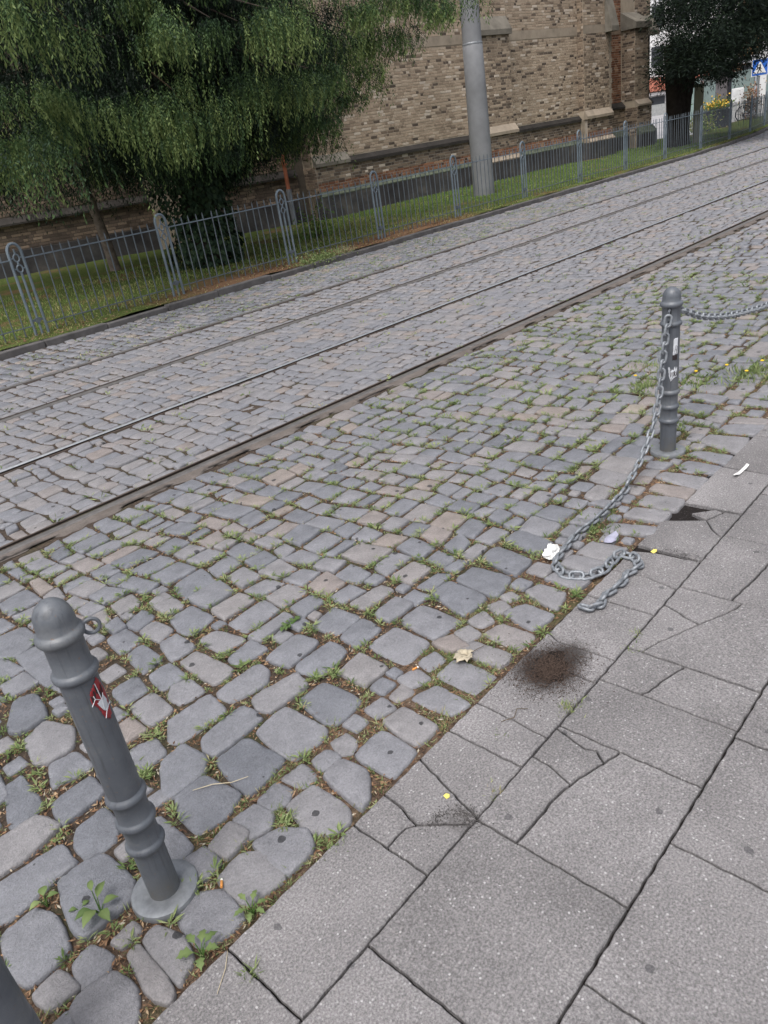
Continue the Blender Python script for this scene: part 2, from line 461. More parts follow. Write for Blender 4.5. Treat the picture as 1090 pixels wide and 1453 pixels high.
def stone_mesh(O, rings, dome, ztop, tiltamp=.02):
    """O (M,P,2); rings: list of (inset metres, z); returns V (M,n,3), faces for one stone"""
    Mn, P, _ = O.shape
    cen = O.mean(1, keepdims=True)
    rel = O - cen; rad = np.linalg.norm(rel, axis=2, keepdims=True)
    ph = R_.uniform(0, 6.28, (Mn, 1)); ax = R_.normal(0, tiltamp, (Mn, 2))
    L = []
    for ins, z in rings:
        xy = cen + rel * np.clip(1 - ins / rad, .1, None)
        zz = np.full((Mn, P), z, float)
        if z > -.02:
            rr = xy - cen
            zz += (rr * ax[:, None, :]).sum(2) + ztop[:, None] + R_.normal(0, .0011, (Mn, P)) * (ins > .004)
        L.append(np.concatenate([xy, zz[..., None]], 2))
    top = np.concatenate([cen[:, 0], (ztop + dome)[:, None]], 1)[:, None, :]
    V = np.concatenate(L + [top], 1)
    k = len(rings); F4 = []; F3 = []
    for r in range(k - 1):
        for i in range(P):
            j = (i + 1) % P
            F4.append((r * P + i, r * P + j, (r + 1) * P + j, (r + 1) * P + i))
    for i in range(P): F3.append(((k - 1) * P + i, (k - 1) * P + (i + 1) % P, k * P))
    return V, np.array(F4), np.array(F3)

def joined(name, V, F4, F3, tint, m, parent):
    n = V.shape[1]; off = (np.arange(len(V)) * n)[:, None, None]
    return obj_np(name, V.reshape(-1, 3), [(F4[None] + off).reshape(-1, 4), (F3[None] + off).reshape(-1, 3)], m, parent, np.repeat(tint, n), True, 'stuff')

NEAR_RINGS = [(0, -.045), (-.001, -.013), (.0015, -.0055), (.0048, -.0016), (.013, .0)]
FAR_RINGS = [(0, -.035), (.0, -.01), (.008, -.001)]

# the stones beside the pavement edge and the two posts, each as it lies
TRACED = [[[0.257,1.799],[0.385,1.784],[0.391,1.621],[0.354,1.579],[0.231,1.583],[0.217,1.619]],[[0.097,1.952],[0.323,1.926],[0.318,1.82],[0.252,1.827],[0.117,1.808],[0.07,1.847]],[[0.081,1.772],[0.18,1.779],[0.202,1.7],[0.18,1.582],[0.075,1.583],[0.062,1.63]],[[0.384,1.933],[0.474,1.939],[0.47,1.86],[0.433,1.801],[0.348,1.814],[0.356,1.894]],[[0.186,2.104],[0.328,2.097],[0.355,1.992],[0.242,1.978],[0.167,1.98],[0.131,2.002]],[[0.172,1.538],[0.223,1.547],[0.24,1.479],[0.217,1.457],[0.158,1.463]],[[0.072,1.546],[0.137,1.552],[0.15,1.473],[0.082,1.484]],[[0.112,1.425],[0.134,1.444],[0.224,1.431],[0.234,1.352],[0.202,1.298],[0.176,1.277],[0.134,1.296],[0.111,1.361]],[[0.267,1.444],[0.304,1.444],[0.294,1.278],[0.268,1.258],[0.252,1.299]],[[0.315,1.446],[0.362,1.451],[0.38,1.37],[0.368,1.308],[0.308,1.274]],[[0.404,1.418],[0.473,1.448],[0.525,1.39],[0.512,1.284],[0.408,1.298],[0.4,1.331]],[[0.542,1.431],[0.625,1.44],[0.668,1.401],[0.667,1.311],[0.642,1.287],[0.548,1.308],[0.54,1.331]],[[0.522,1.556],[0.576,1.545],[0.575,1.475],[0.514,1.47]],[[0.59,1.533],[0.674,1.552],[0.683,1.478],[0.6,1.468]],[[0.5,1.769],[0.565,1.757],[0.562,1.588],[0.502,1.578],[0.466,1.628]],[[0.268,1.509],[0.322,1.512],[0.323,1.481],[0.277,1.48]],[[0.675,1.443],[0.745,1.416],[0.791,1.351],[0.759,1.29],[0.665,1.287],[0.663,1.311],[0.668,1.406]],[[0.692,1.556],[0.764,1.543],[0.772,1.48],[0.737,1.452],[0.684,1.467]],[[0.818,1.464],[0.921,1.454],[0.915,1.301],[0.876,1.269],[0.823,1.29],[0.8,1.356]],[[0.961,1.452],[1.042,1.45],[1.046,1.352],[0.978,1.28],[0.937,1.27]],[[0.782,1.552],[0.86,1.563],[0.862,1.497],[0.824,1.479],[0.781,1.495]],[[0.881,1.557],[0.959,1.547],[0.946,1.474],[0.899,1.48]],[[0.988,1.531],[1.043,1.525],[1.051,1.479],[1.018,1.459],[0.98,1.476]],[[1.078,1.536],[1.131,1.522],[1.122,1.471],[1.086,1.453],[1.061,1.477]],[[0.962,1.787],[1.105,1.802],[1.106,1.599],[1.082,1.575],[0.958,1.589],[0.952,1.626]],[[0.801,1.795],[0.925,1.799],[0.935,1.61],[0.778,1.595],[0.778,1.632]],[[0.64,1.783],[0.737,1.775],[0.761,1.619],[0.68,1.594],[0.599,1.609],[0.606,1.712]],[[1.156,1.782],[1.274,1.775],[1.276,1.594],[1.151,1.584],[1.13,1.624]],[[0.842,1.924],[1.018,1.938],[1.021,1.825],[0.821,1.822],[0.81,1.868]],[[0.825,2.109],[0.993,2.101],[0.969,1.97],[0.785,1.98],[0.768,2.021]],[[0.696,1.953],[0.785,1.958],[0.789,1.843],[0.753,1.798],[0.633,1.793],[0.624,1.831]],[[1.068,1.938],[1.251,1.908],[1.224,1.818],[1.061,1.828],[1.045,1.87]],[[1.011,2.081],[1.2,2.07],[1.2,2.01],[1.146,1.961],[1.014,1.987]],[[1.042,2.358],[1.119,2.362],[1.132,2.129],[1.032,2.132]],[[0.943,2.265],[0.997,2.236],[0.991,2.132],[0.899,2.15],[0.899,2.222]],[[1.284,1.934],[1.453,1.931],[1.446,1.834],[1.296,1.817],[1.266,1.904]],[[1.249,2.074],[1.405,2.08],[1.429,1.972],[1.261,1.96]],[[1.166,2.209],[1.286,2.222],[1.286,2.119],[1.164,2.148]],[[1.175,2.417],[1.252,2.409],[1.285,2.257],[1.176,2.269]],[[1.515,1.776],[1.655,1.766],[1.652,1.594],[1.504,1.589]],[[1.705,1.782],[1.834,1.775],[1.825,1.577],[1.681,1.592]],[[1.927,1.802],[2.027,1.784],[2.007,1.583],[1.858,1.589]],[[2.057,1.772],[2.177,1.771],[2.185,1.583],[2.025,1.551]],[[2.258,1.78],[2.372,1.783],[2.34,1.58],[2.201,1.574]],[[2.44,1.78],[2.542,1.769],[2.508,1.572],[2.397,1.589]],[[1.378,1.452],[1.477,1.418],[1.464,1.269],[1.389,1.294]],[[1.521,1.452],[1.628,1.442],[1.629,1.279],[1.514,1.285]],[[1.669,1.491],[1.744,1.457],[1.754,1.293],[1.67,1.291]],[[1.803,1.452],[1.892,1.43],[1.894,1.283],[1.791,1.29]],[[1.953,1.46],[2.037,1.419],[2.032,1.289],[1.916,1.308]],[[2.117,1.464],[2.185,1.44],[2.184,1.327],[2.067,1.299]],[[1.237,1.451],[1.324,1.441],[1.319,1.292],[1.22,1.297]],[[1.84,1.551],[1.92,1.534],[1.888,1.469],[1.838,1.488]],[[1.967,1.542],[2.019,1.516],[2.0,1.467],[1.938,1.479]],[[1.754,1.549],[1.813,1.531],[1.795,1.464],[1.734,1.473]],[[1.654,1.576],[1.73,1.543],[1.709,1.455],[1.656,1.498]],[[1.545,1.55],[1.614,1.538],[1.601,1.486],[1.528,1.494]],[[1.431,1.557],[1.504,1.534],[1.49,1.463],[1.424,1.491]],[[1.349,1.521],[1.425,1.527],[1.405,1.469],[1.349,1.485]],[[1.254,1.55],[1.324,1.536],[1.312,1.471],[1.248,1.49]],[[2.045,1.534],[2.087,1.518],[2.078,1.476],[2.038,1.492]],[[1.694,2.056],[1.863,2.039],[1.86,1.961],[1.697,1.975]],[[1.685,1.905],[1.821,1.912],[1.819,1.818],[1.683,1.819]],[[1.493,2.074],[1.63,2.092],[1.638,1.949],[1.508,1.946]],[[1.504,1.92],[1.637,1.933],[1.623,1.82],[1.489,1.819]],[[0.461,2.479],[0.554,2.514],[0.594,2.385],[0.552,2.3],[0.461,2.296],[0.435,2.334]],[[0.532,2.74],[0.604,2.705],[0.569,2.537],[0.464,2.539],[0.448,2.586]],[[0.662,3.033],[0.761,3.028],[0.742,2.784],[0.667,2.63],[0.65,2.763]],[[0.672,3.275],[0.793,3.247],[0.787,3.084],[0.673,3.046],[0.622,3.099]],[[0.46,2.277],[0.542,2.263],[0.546,2.15],[0.419,2.171]],[[0.319,2.317],[0.379,2.322],[0.361,2.135],[0.328,2.116],[0.255,2.126]],[[0.385,2.1],[0.513,2.105],[0.51,2.003],[0.365,1.992]],[[0.661,2.095],[0.743,2.073],[0.723,1.981],[0.632,1.984]],[[0.782,2.301],[0.876,2.301],[0.864,2.151],[0.77,2.148]],[[0.794,2.455],[0.895,2.455],[0.87,2.335],[0.774,2.338]],[[0.947,2.599],[1.018,2.603],[1.014,2.459],[0.919,2.442]],[[0.927,2.402],[1.015,2.399],[1.006,2.276],[0.905,2.28]],[[0.961,2.793],[1.045,2.787],[1.039,2.648],[0.938,2.642]],[[1.07,2.548],[1.142,2.539],[1.139,2.403],[1.03,2.404]],[[1.07,2.71],[1.147,2.717],[1.156,2.598],[1.077,2.568]],[[1.068,2.816],[1.166,2.847],[1.166,2.756],[1.074,2.736]],[[1.196,2.668],[1.308,2.674],[1.309,2.51],[1.181,2.49],[1.169,2.543]],[[1.224,2.88],[1.308,2.89],[1.296,2.714],[1.209,2.717]],[[3.64,1.431],[3.695,1.405],[3.701,1.232],[3.586,1.229]],[[3.476,1.412],[3.562,1.408],[3.553,1.232],[3.467,1.222],[3.435,1.363]],[[3.311,1.46],[3.385,1.453],[3.407,1.244],[3.276,1.237]],[[3.021,1.429],[3.128,1.417],[3.143,1.249],[3.016,1.239]],[[3.17,1.428],[3.24,1.421],[3.255,1.244],[3.153,1.246]],[[2.87,1.417],[2.964,1.401],[2.986,1.248],[2.886,1.248]],[[2.708,1.441],[2.791,1.439],[2.832,1.245],[2.756,1.238]],[[3.82,1.438],[3.916,1.434],[3.947,1.233],[3.74,1.215]],[[3.997,1.414],[4.087,1.405],[4.169,1.219],[4.007,1.229]],[[4.127,1.403],[4.22,1.394],[4.228,1.23],[4.155,1.222]],[[3.922,1.547],[3.998,1.543],[4.013,1.471],[3.929,1.464]],[[3.824,1.516],[3.896,1.519],[3.908,1.456],[3.834,1.46]],[[4.13,1.534],[4.188,1.521],[4.19,1.443],[4.113,1.44]],[[4.238,1.531],[4.294,1.526],[4.292,1.454],[4.216,1.444]],[[4.352,1.52],[4.415,1.499],[4.411,1.426],[4.318,1.42]],[[3.312,1.55],[3.384,1.551],[3.402,1.485],[3.322,1.481]],[[3.414,1.556],[3.476,1.56],[3.497,1.461],[3.417,1.475]],[[3.22,1.531],[3.295,1.542],[3.302,1.481],[3.244,1.478]],[[4.295,1.771],[4.36,1.708],[4.363,1.57],[4.198,1.569],[4.228,1.719]],[[4.448,1.753],[4.515,1.732],[4.539,1.562],[4.406,1.568]],[[3.302,1.765],[3.452,1.775],[3.467,1.633],[3.29,1.599]],[[3.478,1.766],[3.64,1.769],[3.637,1.66],[3.486,1.641]],[[3.665,1.767],[3.788,1.766],[3.782,1.654],[3.672,1.632]],[[3.527,1.873],[3.718,1.882],[3.738,1.798],[3.483,1.809]],[[3.772,1.871],[3.919,1.895],[3.935,1.816],[3.785,1.774]],[[3.163,1.748],[3.289,1.745],[3.277,1.584],[3.135,1.588]],[[2.98,1.674],[3.113,1.678],[3.097,1.586],[2.951,1.576]],[[1.079,1.43],[1.206,1.434],[1.201,1.286],[1.081,1.273]]]
def poly_area(p): p = np.array(p); return .5 * abs(np.dot(p[:, 0], np.roll(p[:, 1], -1)) - np.dot(p[:, 1], np.roll(p[:, 0], -1)))
tr_cen = np.array([np.mean(p, 0) for p in TRACED])
tr_rad = np.array([math.sqrt(poly_area(p)) for p in TRACED])
SEG = [np.stack([np.array(p), np.roll(np.array(p), -1, 0)], 1) for p in TRACED]
def inside(pts, p):
    x, y = pts[:, 0], pts[:, 1]; c = np.zeros(len(pts), bool); p = np.array(p)
    for i in range(len(p)):
        a, b = p[i], p[i - 1]
        hit = ((a[1] > y) != (b[1] > y)) & (x < (b[0] - a[0]) * (y - a[1]) / (b[1] - a[1] + 1e-12) + a[0])
        c ^= hit
    return c
def free_of_traced(C):
    """C (M,4,2): keep stones that do not run into the traced ones"""
    keep = np.ones(len(C), bool); cen = C.mean(1)
    near = np.where((cen[:, 0] < 6) & (cen[:, 1] < 3.4))[0]
    S = np.stack([cen[near]] + [cen[near] * .22 + C[near, k] * .78 for k in range(4)] + [cen[near] * .22 + (C[near, k] + C[near, (k + 1) % 4]) * .39 for k in range(4)], 1)
    for p, c, r in zip(TRACED, tr_cen, tr_rad):
        d = np.linalg.norm(cen[near] - c, axis=1) < r + .25
        for i in np.where(d)[0]:
            if inside(S[i], p).any(): keep[near[i]] = False
    # also drop stones that a traced stone's centre falls into
    return keep

def sett_rows(u0, u1, lo, hi, wmean, lmean, lsd, gap, wb=1.0):
    out = []; u = u0
    while u < u1:
        wd = float(np.clip(R_.normal(wmean, wmean * .17), wmean * .62, wmean * 1.5))
        a, b = float(lo(u)), float(hi(u)); v = a + R_.uniform(-lmean * .7, 0) ; cuts = [a]
        v = a + R_.uniform(.4, 1.) * lmean
        while v < b - lmean * .45:
            cuts.append(v); v += float(np.clip(R_.normal(lmean, lsd), lmean * .6, lmean * 1.6))
        cuts.append(b)
        for i in range(len(cuts) - 1):
            out.append((u, u + wd, cuts[i], cuts[i + 1]))
        u += wd
    A = np.array(out)
    def wob(u, v): return wb * .03 * np.sin(v * 2.1 + u * 1.3) + wb * .022 * np.sin(v * 5.3 - u * 2.2 + 1.1) + .012 * np.sin(v * 13 + u * 5.1)
    g = gap / 2
    def cor(ui, vi, su, sv):
        uu, vv = A[:, ui], A[:, vi]
        gg = g * R_.uniform(.5, 1.5, len(A)); g2 = g * R_.uniform(.5, 1.5, len(A))
        return np.stack([uu + wob(uu, vv) + su * gg + R_.normal(0, .006, len(A)), vv + sv * g2 + R_.normal(0, .006, len(A))], 1)
    C = np.stack([cor(0, 2, 1, 1), cor(1, 2, -1, 1), cor(1, 3, -1, -1), cor(0, 3, 1, -1)], 1)
    return C

r1 = lambda u: float(rail1(u))
zones = []
# the row of larger stones along the gutter, then the parking strip, the two tracks, the far side
us = [-3.2]
while us[-1] < 44: us.append(us[-1] + float(np.clip(R_.normal(.155, .02), .1, .2)))
eb = []
for a, b in zip(us[:-1], us[1:]):
    bb = float(bend(a)); g = .006
    j = R_.normal(0, .006, (4, 2))
    eb.append(np.array([[a + g, 1.625 + bb], [b - g, 1.625 + bb], [b - g, 1.782 + bb], [a + g, 1.782 + bb]]) + j)
zones.append(np.array(eb))
zones.append(sett_rows(-3.2, 44, lambda u: 1.795 + float(bend(u)), lambda u: r1(u) - .165, .142, .145, .033, .021, .7))
zones.append(sett_rows(-3.2, 44, lambda u: r1(u) + .06, lambda u: r1(u) + 1.36 - .065, .138, .142, .03, .019, .4))
zones.append(sett_rows(-3.2, 44, lambda u: r1(u) + 1.36 + .065, lambda u: r1(u) + 2.77 - .07, .136, .142, .028, .02, .35))
zones.append(sett_rows(-3.2, 44, lambda u: r1(u) + 2.77 + .06, lambda u: r1(u) + 3.95 - .06, .136, .142, .028, .02, .35))
zones.append(sett_rows(-3.2, 44, lambda u: r1(u) + 3.95 + .08, lambda u: float(kerb_v(u)) - .03, .13, .15, .03, .02, .45))
zone_id = np.concatenate([np.full(len(z), i) for i, z in enumerate(zones)])
C = np.concatenate(zones)
cen = C.mean(1)
vis = in_view(np.concatenate([cen, np.zeros((len(cen), 1))], 1), .12) | ((cen[:, 0] > -3) & (cen[:, 0] < 9) & (np.hypot(cen[:, 0], cen[:, 1]) < 8.5))
keep = vis & free_of_traced(C)
C, zone_id, cen = C[keep], zone_id[keep], cen[keep]
def stone_tint(n, z=None):
    t_ = np.clip(R_.beta(1.6, 2.3, n), 0, 1)
    br = R_.random(n) < .10
    t_[br] = R_.uniform(.74, .93, br.sum())
    return t_
tints = stone_tint(len(C))
tk = (zone_id >= 2) & (zone_id <= 4); tints[tk] = np.where(tints[tk] > .72, tints[tk] - .05, .3 + tints[tk] * .62)
dist = np.hypot(np.hypot(cen[:, 0], cen[:, 1]), 1.7)
inframe = in_view(np.concatenate([cen, np.zeros((len(cen), 1))], 1), .01)
# ---- gutter stones beyond the traced ones
GC = []
for lo, hi, lm in ((1.275, 1.455, .135), (1.475, 1.605, .1)):
    u = -3.0
    while u < 40:
        l = float(np.clip(R_.normal(lm, .025), .06, .22))
        if not (hi > 1.5 and R_.random() < .14):
            j = R_.normal(0, .008, (4, 2)); bb = float(bend(u)); g = .011
            sh = R_.uniform(0, .02)
            GC.append(np.array([[u + g, lo + bb + sh], [u + l - g, lo + bb + sh], [u + l - g, hi + bb - R_.uniform(0, .02)], [u + g, hi + bb]]) + j)
        u += l
GC = np.array(GC)
gk = free_of_traced(GC) & in_view(np.concatenate([GC.mean(1), np.zeros((len(GC), 1))], 1), .5)
GC = GC[gk]

tr_is_gutter = tr_cen[:, 1] < 1.6
# individual cobbles: traced ones beyond the gutter + nearest in frame, 300 in all
tr_road = [p for p, g in zip(TRACED, tr_is_gutter) if not g]
n_ind = 300 - len(tr_road)
order = np.argsort(np.where(inframe, dist, 1e9))
ind = order[:n_ind]; rest_near = order[n_ind:]
P = 16
def place_stones(name, O, parent, tint, dome=.0022, zsd=.0035, tilt=.02):
    V, F4, F3 = stone_mesh(O, NEAR_RINGS, dome, R_.normal(0, zsd, len(O)), tilt)
    for k in range(len(O)):
        c = V[k].mean(0)
        obj_np(name, V[k], [F4, F3], M['sett_stone'], parent, np.full(V.shape[1], tint[k]))
O_tr = np.stack([outline(p, 40) for p in tr_road])
place_stones('cobblestone', O_tr, road, stone_tint(len(O_tr)) * .8)
place_stones('cobblestone', quads_outline(C[ind], 20), road, tints[ind])
rest = np.setdiff1d(np.arange(len(C)), ind)
nearr = rest[dist[rest] < 9]; farr = rest[dist[rest] >= 9]
V, F4, F3 = stone_mesh(quads_outline(C[nearr], 16), NEAR_RINGS, .0022, R_.normal(0, .0035, len(nearr)), .02)
joined('cobblestones', V, F4, F3, tints[nearr], M['sett_stone'], road)
V, F4, F3 = stone_mesh(quads_outline(C[farr], 8), FAR_RINGS, .0015, R_.normal(0, .004, len(farr)), .035)
joined('cobblestones', V, F4, F3, tints[farr], M['sett_stone'], road)
g_tr = [p for p, g in zip(TRACED, tr_is_gutter) if g]
O_g = np.stack([outline(p, 40) for p in g_tr])
gd = np.hypot(GC.mean(1)[:, 0], GC.mean(1)[:, 1])
place_stones('gutter_stone', O_g, gutter, np.clip(stone_tint(len(O_g)) * .55 + .36, 0, .9))
gi = np.argsort(gd)[:110]
place_stones('gutter_stone', quads_outline(GC[gi], 20), gutter, np.clip(stone_tint(len(gi)) * .5 + .38, 0, .9))
gr = np.argsort(gd)[110:]
if len(gr):
    V, F4, F3 = stone_mesh(quads_outline(GC[gr], 12), FAR_RINGS, .0015, R_.normal(0, .004, len(gr)), .03)
    joined('gutter_stones', V, F4, F3, np.clip(stone_tint(len(gr)) * .5 + .38, 0, .9), M['sett_stone'], gutter)

# ------------------------------------------------------------------ paving slabs (50 cm grid of cast concrete, several cracked)
def wig(p):
    x, y = p[:, 0], p[:, 1]
    return p + .0011 * np.stack([np.sin(x * 91 + y * 57) + .9 * np.sin(x * 249 - y * 213), np.sin(x * 83 - y * 101 + 1) + .9 * np.sin(x * 231 + y * 267)], 1)
def densify(p, step=.02):
    out = []
    for a, b in zip(p, np.roll(p, -1, 0)):
        n = max(1, int(np.linalg.norm(b - a) / step))
        out += [a + (b - a) * k / n for k in range(n)]
    return np.array(out)
def inset(p, d):
    n = len(p); q = []
    ar = np.dot(p[:, 0], np.roll(p[:, 1], -1)) - np.dot(p[:, 1], np.roll(p[:, 0], -1))
    sg = 1 if ar > 0 else -1
    for i in range(n):
        a, b, c = p[i - 1], p[i], p[(i + 1) % n]
        e1, e2 = b - a, c - b
        e1 = e1 / (np.linalg.norm(e1) + 1e-9); e2 = e2 / (np.linalg.norm(e2) + 1e-9)
        n1 = np.array([-e1[1], e1[0]]) * sg; n2 = np.array([-e2[1], e2[0]]) * sg
        m = n1 + n2; l = m @ m
        q.append(b + d * (m * 2 / l if l > .6 else n1))
    return np.array(q)
from mathutils.geometry import tessellate_polygon
def slab(poly, tint, dz=0.0, near=True):
    p = np.array(poly, float)
    p = wig(densify(p, .018 if near else .2)) if near else p
    n = len(p)
    tl = R_.normal(0, .003, 2); c = p.mean(0)
    R0, R1, R2 = inset(p, .0030), inset(p, .0034), inset(p, .0062)
    def zz(q, z): return np.column_stack([q, z + (q - c) @ tl + dz])
    V = np.vstack([zz(R0, -.03), zz(R1, -.0035), zz(R2, 0)])
    I = np.arange(n); J = np.roll(I, -1)
    F4 = np.vstack([np.stack([I + r * n, J + r * n, J + (r + 1) * n, I + (r + 1) * n], 1) for r in (0, 1)])
    F3 = np.array(tessellate_polygon([[Vector((x, y, 0)) for x, y in R2]])) + 2 * n
    a, b, cc = V[F3[0]][:, :2]
    if (b - a)[0] * (cc - a)[1] - (b - a)[1] * (cc - a)[0] < 0: F3 = F3[:, ::-1]
    return obj_np('paving_slab', V, [F4, F3], M['paving_concrete'], pavement, np.full(len(V), tint), smooth=False)
A0, A1, B1, D1 = 1.252, .975, .53, .085
S = []
def rect(a, b, lo, hi): return [(a, lo), (b, lo), (b, hi), (a, hi)]
cracked = {}
S += [rect(.435, .882, A1, A0), rect(-.01, .435, A1, A0)] + [rect(-.455 - .445 * k, -.01 - .445 * k, A1, A0) for k in range(6)]
# row at the gutter: broken pieces
S += [[(1.10, A1), (1.325, A1), (1.325, A0), (1.18, A0)],
      [(1.10, A1), (1.18, A0), (1.015, A0), (1.01, 1.19), (.985, 1.10), (1.03, 1.04), (1.075, A1)],
      [(.882, A1), (1.075, A1), (1.03, 1.04), (.985, 1.10), (.96, 1.12), (.882, 1.12)],
      [(.882, 1.12), (.96, 1.12), (.985, 1.10), (1.01, 1.19), (1.015, A0), (.882, A0)],
      [(1.325, A1), (1.465, A1), (1.475, 1.10), (1.48, A0), (1.325, A0)],
      [(1.465, A1), (1.77, A1), (1.77, A0), (1.48, A0), (1.475, 1.10)],
      [(1.77, A1), (1.91, A1), (1.905, 1.12), (1.90, 1.19), (1.93, A0), (1.77, A0)],
      [(1.91, A1), (2.215, A1), (2.215, A0), (1.93, A0), (1.90, 1.19), (1.905, 1.12)],
      [(2.215, A1), (2.41, A1), (2.425, 1.05), (2.44, 1.12), (2.42, A0), (2.215, A0)],
      [(2.41, A1), (2.64, A1), (2.63, 1.16), (2.60, A0), (2.42, A0), (2.44, 1.12), (2.425, 1.05)],
      [(2.655, A1), (2.87, A1), (2.91, 1.03), (2.985, 1.085), (2.93, 1.19), (2.90, A0), (2.655, A0)],
      [(2.87, A1), (3.10, A1), (3.085, 1.05), (2.985, 1.085), (2.91, 1.03)],
      [(2.985, 1.085), (3.085, 1.05), (3.10, 1.09), (3.02, 1.17)],
      rect(3.105, 3.545, A1, 1.235), rect(3.55, 3.99, A1, 1.225), rect(3.99, 4.435, A1, 1.22)]
# second row
S += [rect(-.24 - .445 * k, .205 - .445 * k, B1, A1) for k in range(1, 6)] + [rect(-.24, .205, B1, A1), rect(.205, .65, B1, A1), rect(.65, 1.095, B1, A1)]
ckA = [(1.10, .845), (1.19, .84), (1.28, .84), (1.345, .828), (1.38, .82), (1.47, .79), (1.535, .77)]
S += [[(1.095, B1), (1.535, B1), (1.535, .77)] + ckA[::-1][1:-1] + [(1.095, .845)],
      [(1.095, .845)] + ckA[1:4] + [(1.37, .9), (1.38, A1), (1.095, A1)],
      [(1.345, .828)] + ckA[4:6] + [(1.5, .83), (1.49, .86), (1.50, .9), (1.52, A1), (1.38, A1), (1.37, .9)],
      [(1.47, .79), (1.535, .77), (1.535, A1), (1.52, A1), (1.50, .9), (1.49, .86), (1.5, .83)]]
S += [rect(1.535, 1.795, B1, A1)]
ckF = [(1.795, .83), (1.82, .815), (1.9, .80), (1.98, .775), (1.995, .77)]
S += [[(1.795, B1), (1.995, B1), (1.995, .77)] + ckF[::-1][1:-1] + [(1.795, .83)], [(1.795, .83)] + ckF[1:4] + [(1.995, .77), (1.995, A1), (1.795, A1)]]
ckC = [(1.995, .92), (2.06, .9), (2.15, .86), (2.24, .82), (2.31, .785), (2.38, .752), (2.435, .74)]
S += [[(1.995, B1), (2.435, B1), (2.435, .74)] + ckC[::-1][1:-1] + [(1.995, .92)],
      [(1.995, .92), (2.06, .9), (2.15, .86), (2.24, .82), (2.25, .86), (2.29, .95), (2.295, A1), (1.995, A1)],
      [(2.24, .82), (2.31, .785), (2.38, .752), (2.435, .74), (2.435, A1), (2.295, A1), (2.29, .95), (2.25, .86)]]
ckE = [(2.435, .78), (2.52, .772), (2.6, .76), (2.73, .752), (2.885, .74)]
S += [[(2.435, B1), (2.885, B1), (2.885, .74)] + ckE[::-1][1:-1] + [(2.435, .78)], ckE + [(2.885, A1), (2.435, A1)]]
u = 2.885
while u < 6.4: S.append(rect(u, u + .445, B1, A1)); u += .445
# the rows nearer the walls, two of them cracked across
for r, (lo, hi, off) in enumerate(((D1, B1, .43), (D1 - .445, D1, .205), (D1 - .89, D1 - .445, .43), (D1 - 1.335, D1 - .89, .205))):
    u = off - .445 * 7
    while u < 6.4:
        S.append(rect(u, u + .445, lo, hi)); u += .445
for s in S:
    slab(s, float(np.clip(R_.normal(.45, .2), 0, 1)) if min(q[1] for q in s) < .97 else float(R_.uniform(.3, 1.)), R_.normal(0, .0012))
# farther slabs of the same pavement, past the broken stretch
far = []
for lo, hi, off in ((A1, 1.225, 4.44), (B1, A1, 6.445), (D1, B1, 6.66), (D1 - .445, D1, 6.435), (D1 - .89, D1 - .445, 6.66)):
    u = off
    while u < 30:
        bb = float(bend(u)); far.append(rect(u, u + .445, lo + bb, hi + bb)); u += .445
fo = in_view(np.array([[np.mean(f, 0)[0], np.mean(f, 0)[1], 0] for f in far]), .25)
for f, k in zip(far, fo):
    if k: slab(f, float(R_.uniform(.3, 1)), R_.normal(0, .0012), near=False)

# ------------------------------------------------------------------ tram rails: grooved rails set flush in the setts
us = np.concatenate([np.arange(-4, 30, .5), np.arange(30, 70, 1.)])
def sweep(prof, off, side, closed=True):
    n = len(prof); V = []
    for u in us:
        c = float(rail1(u)) + off
        for q, z in prof: V.append((u, c + side * q, z))
    F = [(i * n + k, i * n + (k + 1) % n, (i + 1) * n + (k + 1) % n, (i + 1) * n + k) for i in range(len(us) - 1) for k in range(n if closed else n - 1)]
    if side < 0: F = [f[::-1] for f in F]
    return np.array(V), np.array(F)
RL = ('tram rail with wide brown mortar strip, nearest to the posts', 'shiny polished tram rail running between the setts',
      'dull tram rail on the near side of the far track', 'faint tram rail nearest to the iron fence')
for i, off in enumerate(RAIL_OFF):
    side = 1 if i % 2 == 0 else -1                       # the groove lies towards the middle of the track
    e = empty('tram_rail', (1, float(rail1(1)) + off, 0), RL[i], 'tram rail', 'tram rails in the cobbled road')
    shiny = i == 1
    zt = .004
    hw_ = .04 if shiny else .055
    V, F = sweep([(-hw_, -.06), (-hw_, zt - .003), (-hw_ + .005, zt), (-.004, zt + .001), (0, zt - .004), (0, -.06)], off, side)
    obj_np('rail_head', V, F, M['polished_rail'] if shiny else M['worn_rail'], e)
    V, F = sweep([(.0006, zt - .006), (.0008, -.03), (.0475, -.03), (.0479, zt - .0045)], off, side, False)
    obj_np('rail_groove', V, F, M['groove'] if i < 2 else M['dusty_groove'], e)
    V, F = sweep([(.0485, -.06), (.0485, zt - .005), (.0505, zt - .003), (.060, zt - .003), (.063, zt - .006), (.063, -.06)], off, side)
    obj_np('rail_lip', V, F, M['rusty_lip'], e)
